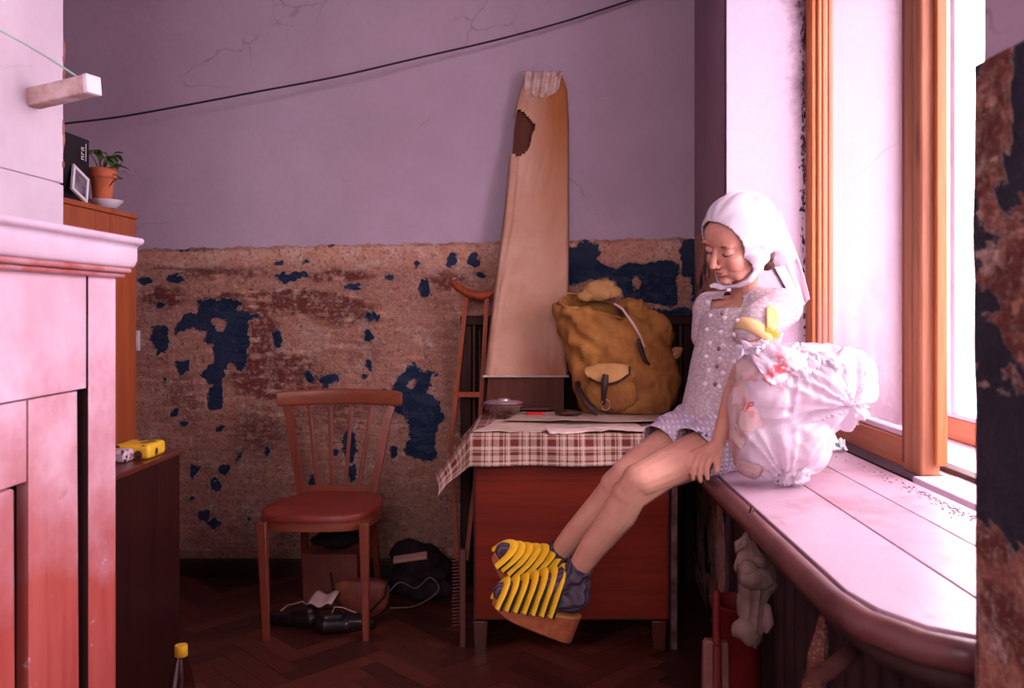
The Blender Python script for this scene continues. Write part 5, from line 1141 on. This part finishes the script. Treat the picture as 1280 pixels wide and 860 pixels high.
def shoe(x, y, a, lbl):
    s_ = thing('shoe', lbl, 'shoe', (x, y, 0)); M_ = Matrix.Rotation(a, 3, 'Z'); o = Vector((x, y, 0))
    def g(*q_): return o+M_@Vector(q_)
    b = MB().cap(g(-.085, 0, .042), .034, g(0, 0, .038), .034).cap(g(0, 0, .038), .036, g(.085, 0, .030), .026).cap(g(-.08, 0, .07), .028, g(-.03, 0, .066), .028)
    me = remesh(b, .004, 3); p = getv(me); p[:, 2] = np.maximum(p[:, 2], .012); cutm = None; setv(me, p); place(me, 'upper', SHO, s_)
    MB().prism([tuple((g(*q_)).xy) for q_ in ((-.12, -.03, 0), (-.02, -.034, 0), (.07, -.036, 0), (.115, -.015, 0), (.115, .015, 0), (.07, .036, 0), (-.02, .034, 0), (-.12, .03, 0))], 'z', 0, .0118).build('sole', simple('shoe_sole', (.05, .02, .016)), s_, bevel=.003)
    MB().tube([g(-.06, -.015, .088), g(-.05, .0, .108), g(-.02, .012, .100), g(.02, -.006, .085), g(.035, .02, .070)], .003, 6).build('lace', simple('pale_lace', (.42, .27, .22)), s_)
    return s_
shoe(-.955, 3.31, 2.9, 'scuffed black shoe on the floor under the chair, left of its mate'); shoe(-.72, 3.25, .3, 'scuffed black shoe nearest the right chair leg')
tg = thing('paper_tag', 'crumpled pale paper lying on the black shoes under the chair', 'paper', (-.80, 3.30, .11))
solid(MB().grid(lambda u, v: (-.885+.10*u+.02*v, 3.26+.05*v, .105+.035*v+.008*math.sin(u*9)), 10, 6).build('sheet', simple('pale_crumpled_paper', (.55, .38, .34)), tg), .0015, 0)
pile = thing('dark_coat', 'dark folded clothes heaped on the floor against the wall by the chair', 'clothes', (-.45, 3.7, 0))
b = MB()
for x, y, z, r in ((-.51, 3.70, .06, (.13, .12, .07)), (-.46, 3.72, .08, (.10, .12, .09)), (-.50, 3.70, .15, (.11, .10, .06)), (-.53, 3.72, .17, (.10, .08, .06)), (-.45, 3.62, .05, (.09, .08, .05))): b.ell((x, y, z), r)
me = remesh(b, .008, 3); p = getv(me); p = p+getn(me)*(.012*(1-2*np.abs(vnoise(p*14, 3)))+.006*fbm(p*25, 2))[:, None]; p[:, 2] = np.maximum(p[:, 2], .002); p[:, 1] = np.minimum(p[:, 1], 3.87); setv(me, p)
place(me, 'cloth', cloth_mat('near_black_cloth', (.022, .012, .014), (.010, .006, .007)), pile)
dr = thing('dark_bag', 'flat dark bag lying on the cardboard box under the chair', 'bag', (-.84, 3.6, .236))
me = remesh(MB().ell((-.84, 3.58, .275), (.11, .07, .036)).ell((-.80, 3.58, .29), (.08, .06, .03)), .007, 3); p = getv(me); p = p+getn(me)*(.006*fbm(p*20, 2))[:, None]; p[:, 2] = np.maximum(p[:, 2], .238); setv(me, p); place(me, 'cloth', cloth_mat('black_bag_cloth', (.02, .011, .012), (.01, .006, .006)), dr)
stk = thing('pale_slat', 'short pale wooden slat resting on the dark clothes heap', 'slat', V(513, 697, 3.62))
MB().bar(V(492, 700, 3.60), V(534, 694, 3.60), .035, .014, side=(0, 1, .5)).build('slat', wood('pale_slat_wood', (.46, .25, .20), (.3, .15, .12), 'x'), stk, bevel=.002)
for k, (x0, y0, x1, y1) in enumerate(((478, 755, 545, 742), (492, 760, 534, 752))): pass
wc = MB().tube(smooth_path([V(484, 742, 3.45), V(500, 728, 3.47), V(520, 735, 3.5), V(538, 722, 3.5), V(548, 738, 3.5), V(520, 757, 3.42), V(488, 760, 3.38)]), .003, 6)
w_ = wc.build('cable', simple('grey_cable', (.16, .10, .10), rough=.4), None); w_['label'] = 'loose grey cable looped over the dark clothes heap'; w_['category'] = 'cable'
vt = thing('brush', 'upright bristle brush with a brown back beside the table cabinet leg', 'brush', (-.27, 3.1, 0))
MB().box(-.272, -.250, 3.09, 3.12, 0, .37).build('back', wood('brush_wood', (.13, .04, .03), (.07, .02, .018)), vt, bevel=.003)
brs = MB()
for k in range(22): brs.tube([(-.272, 3.105, .09+k*.0125), (-.300, 3.10, .088+k*.0125)], .0028, 5)
brs.build('bristles', simple('dull_bristles', (.14, .045, .035)), vt, kind='stuff')
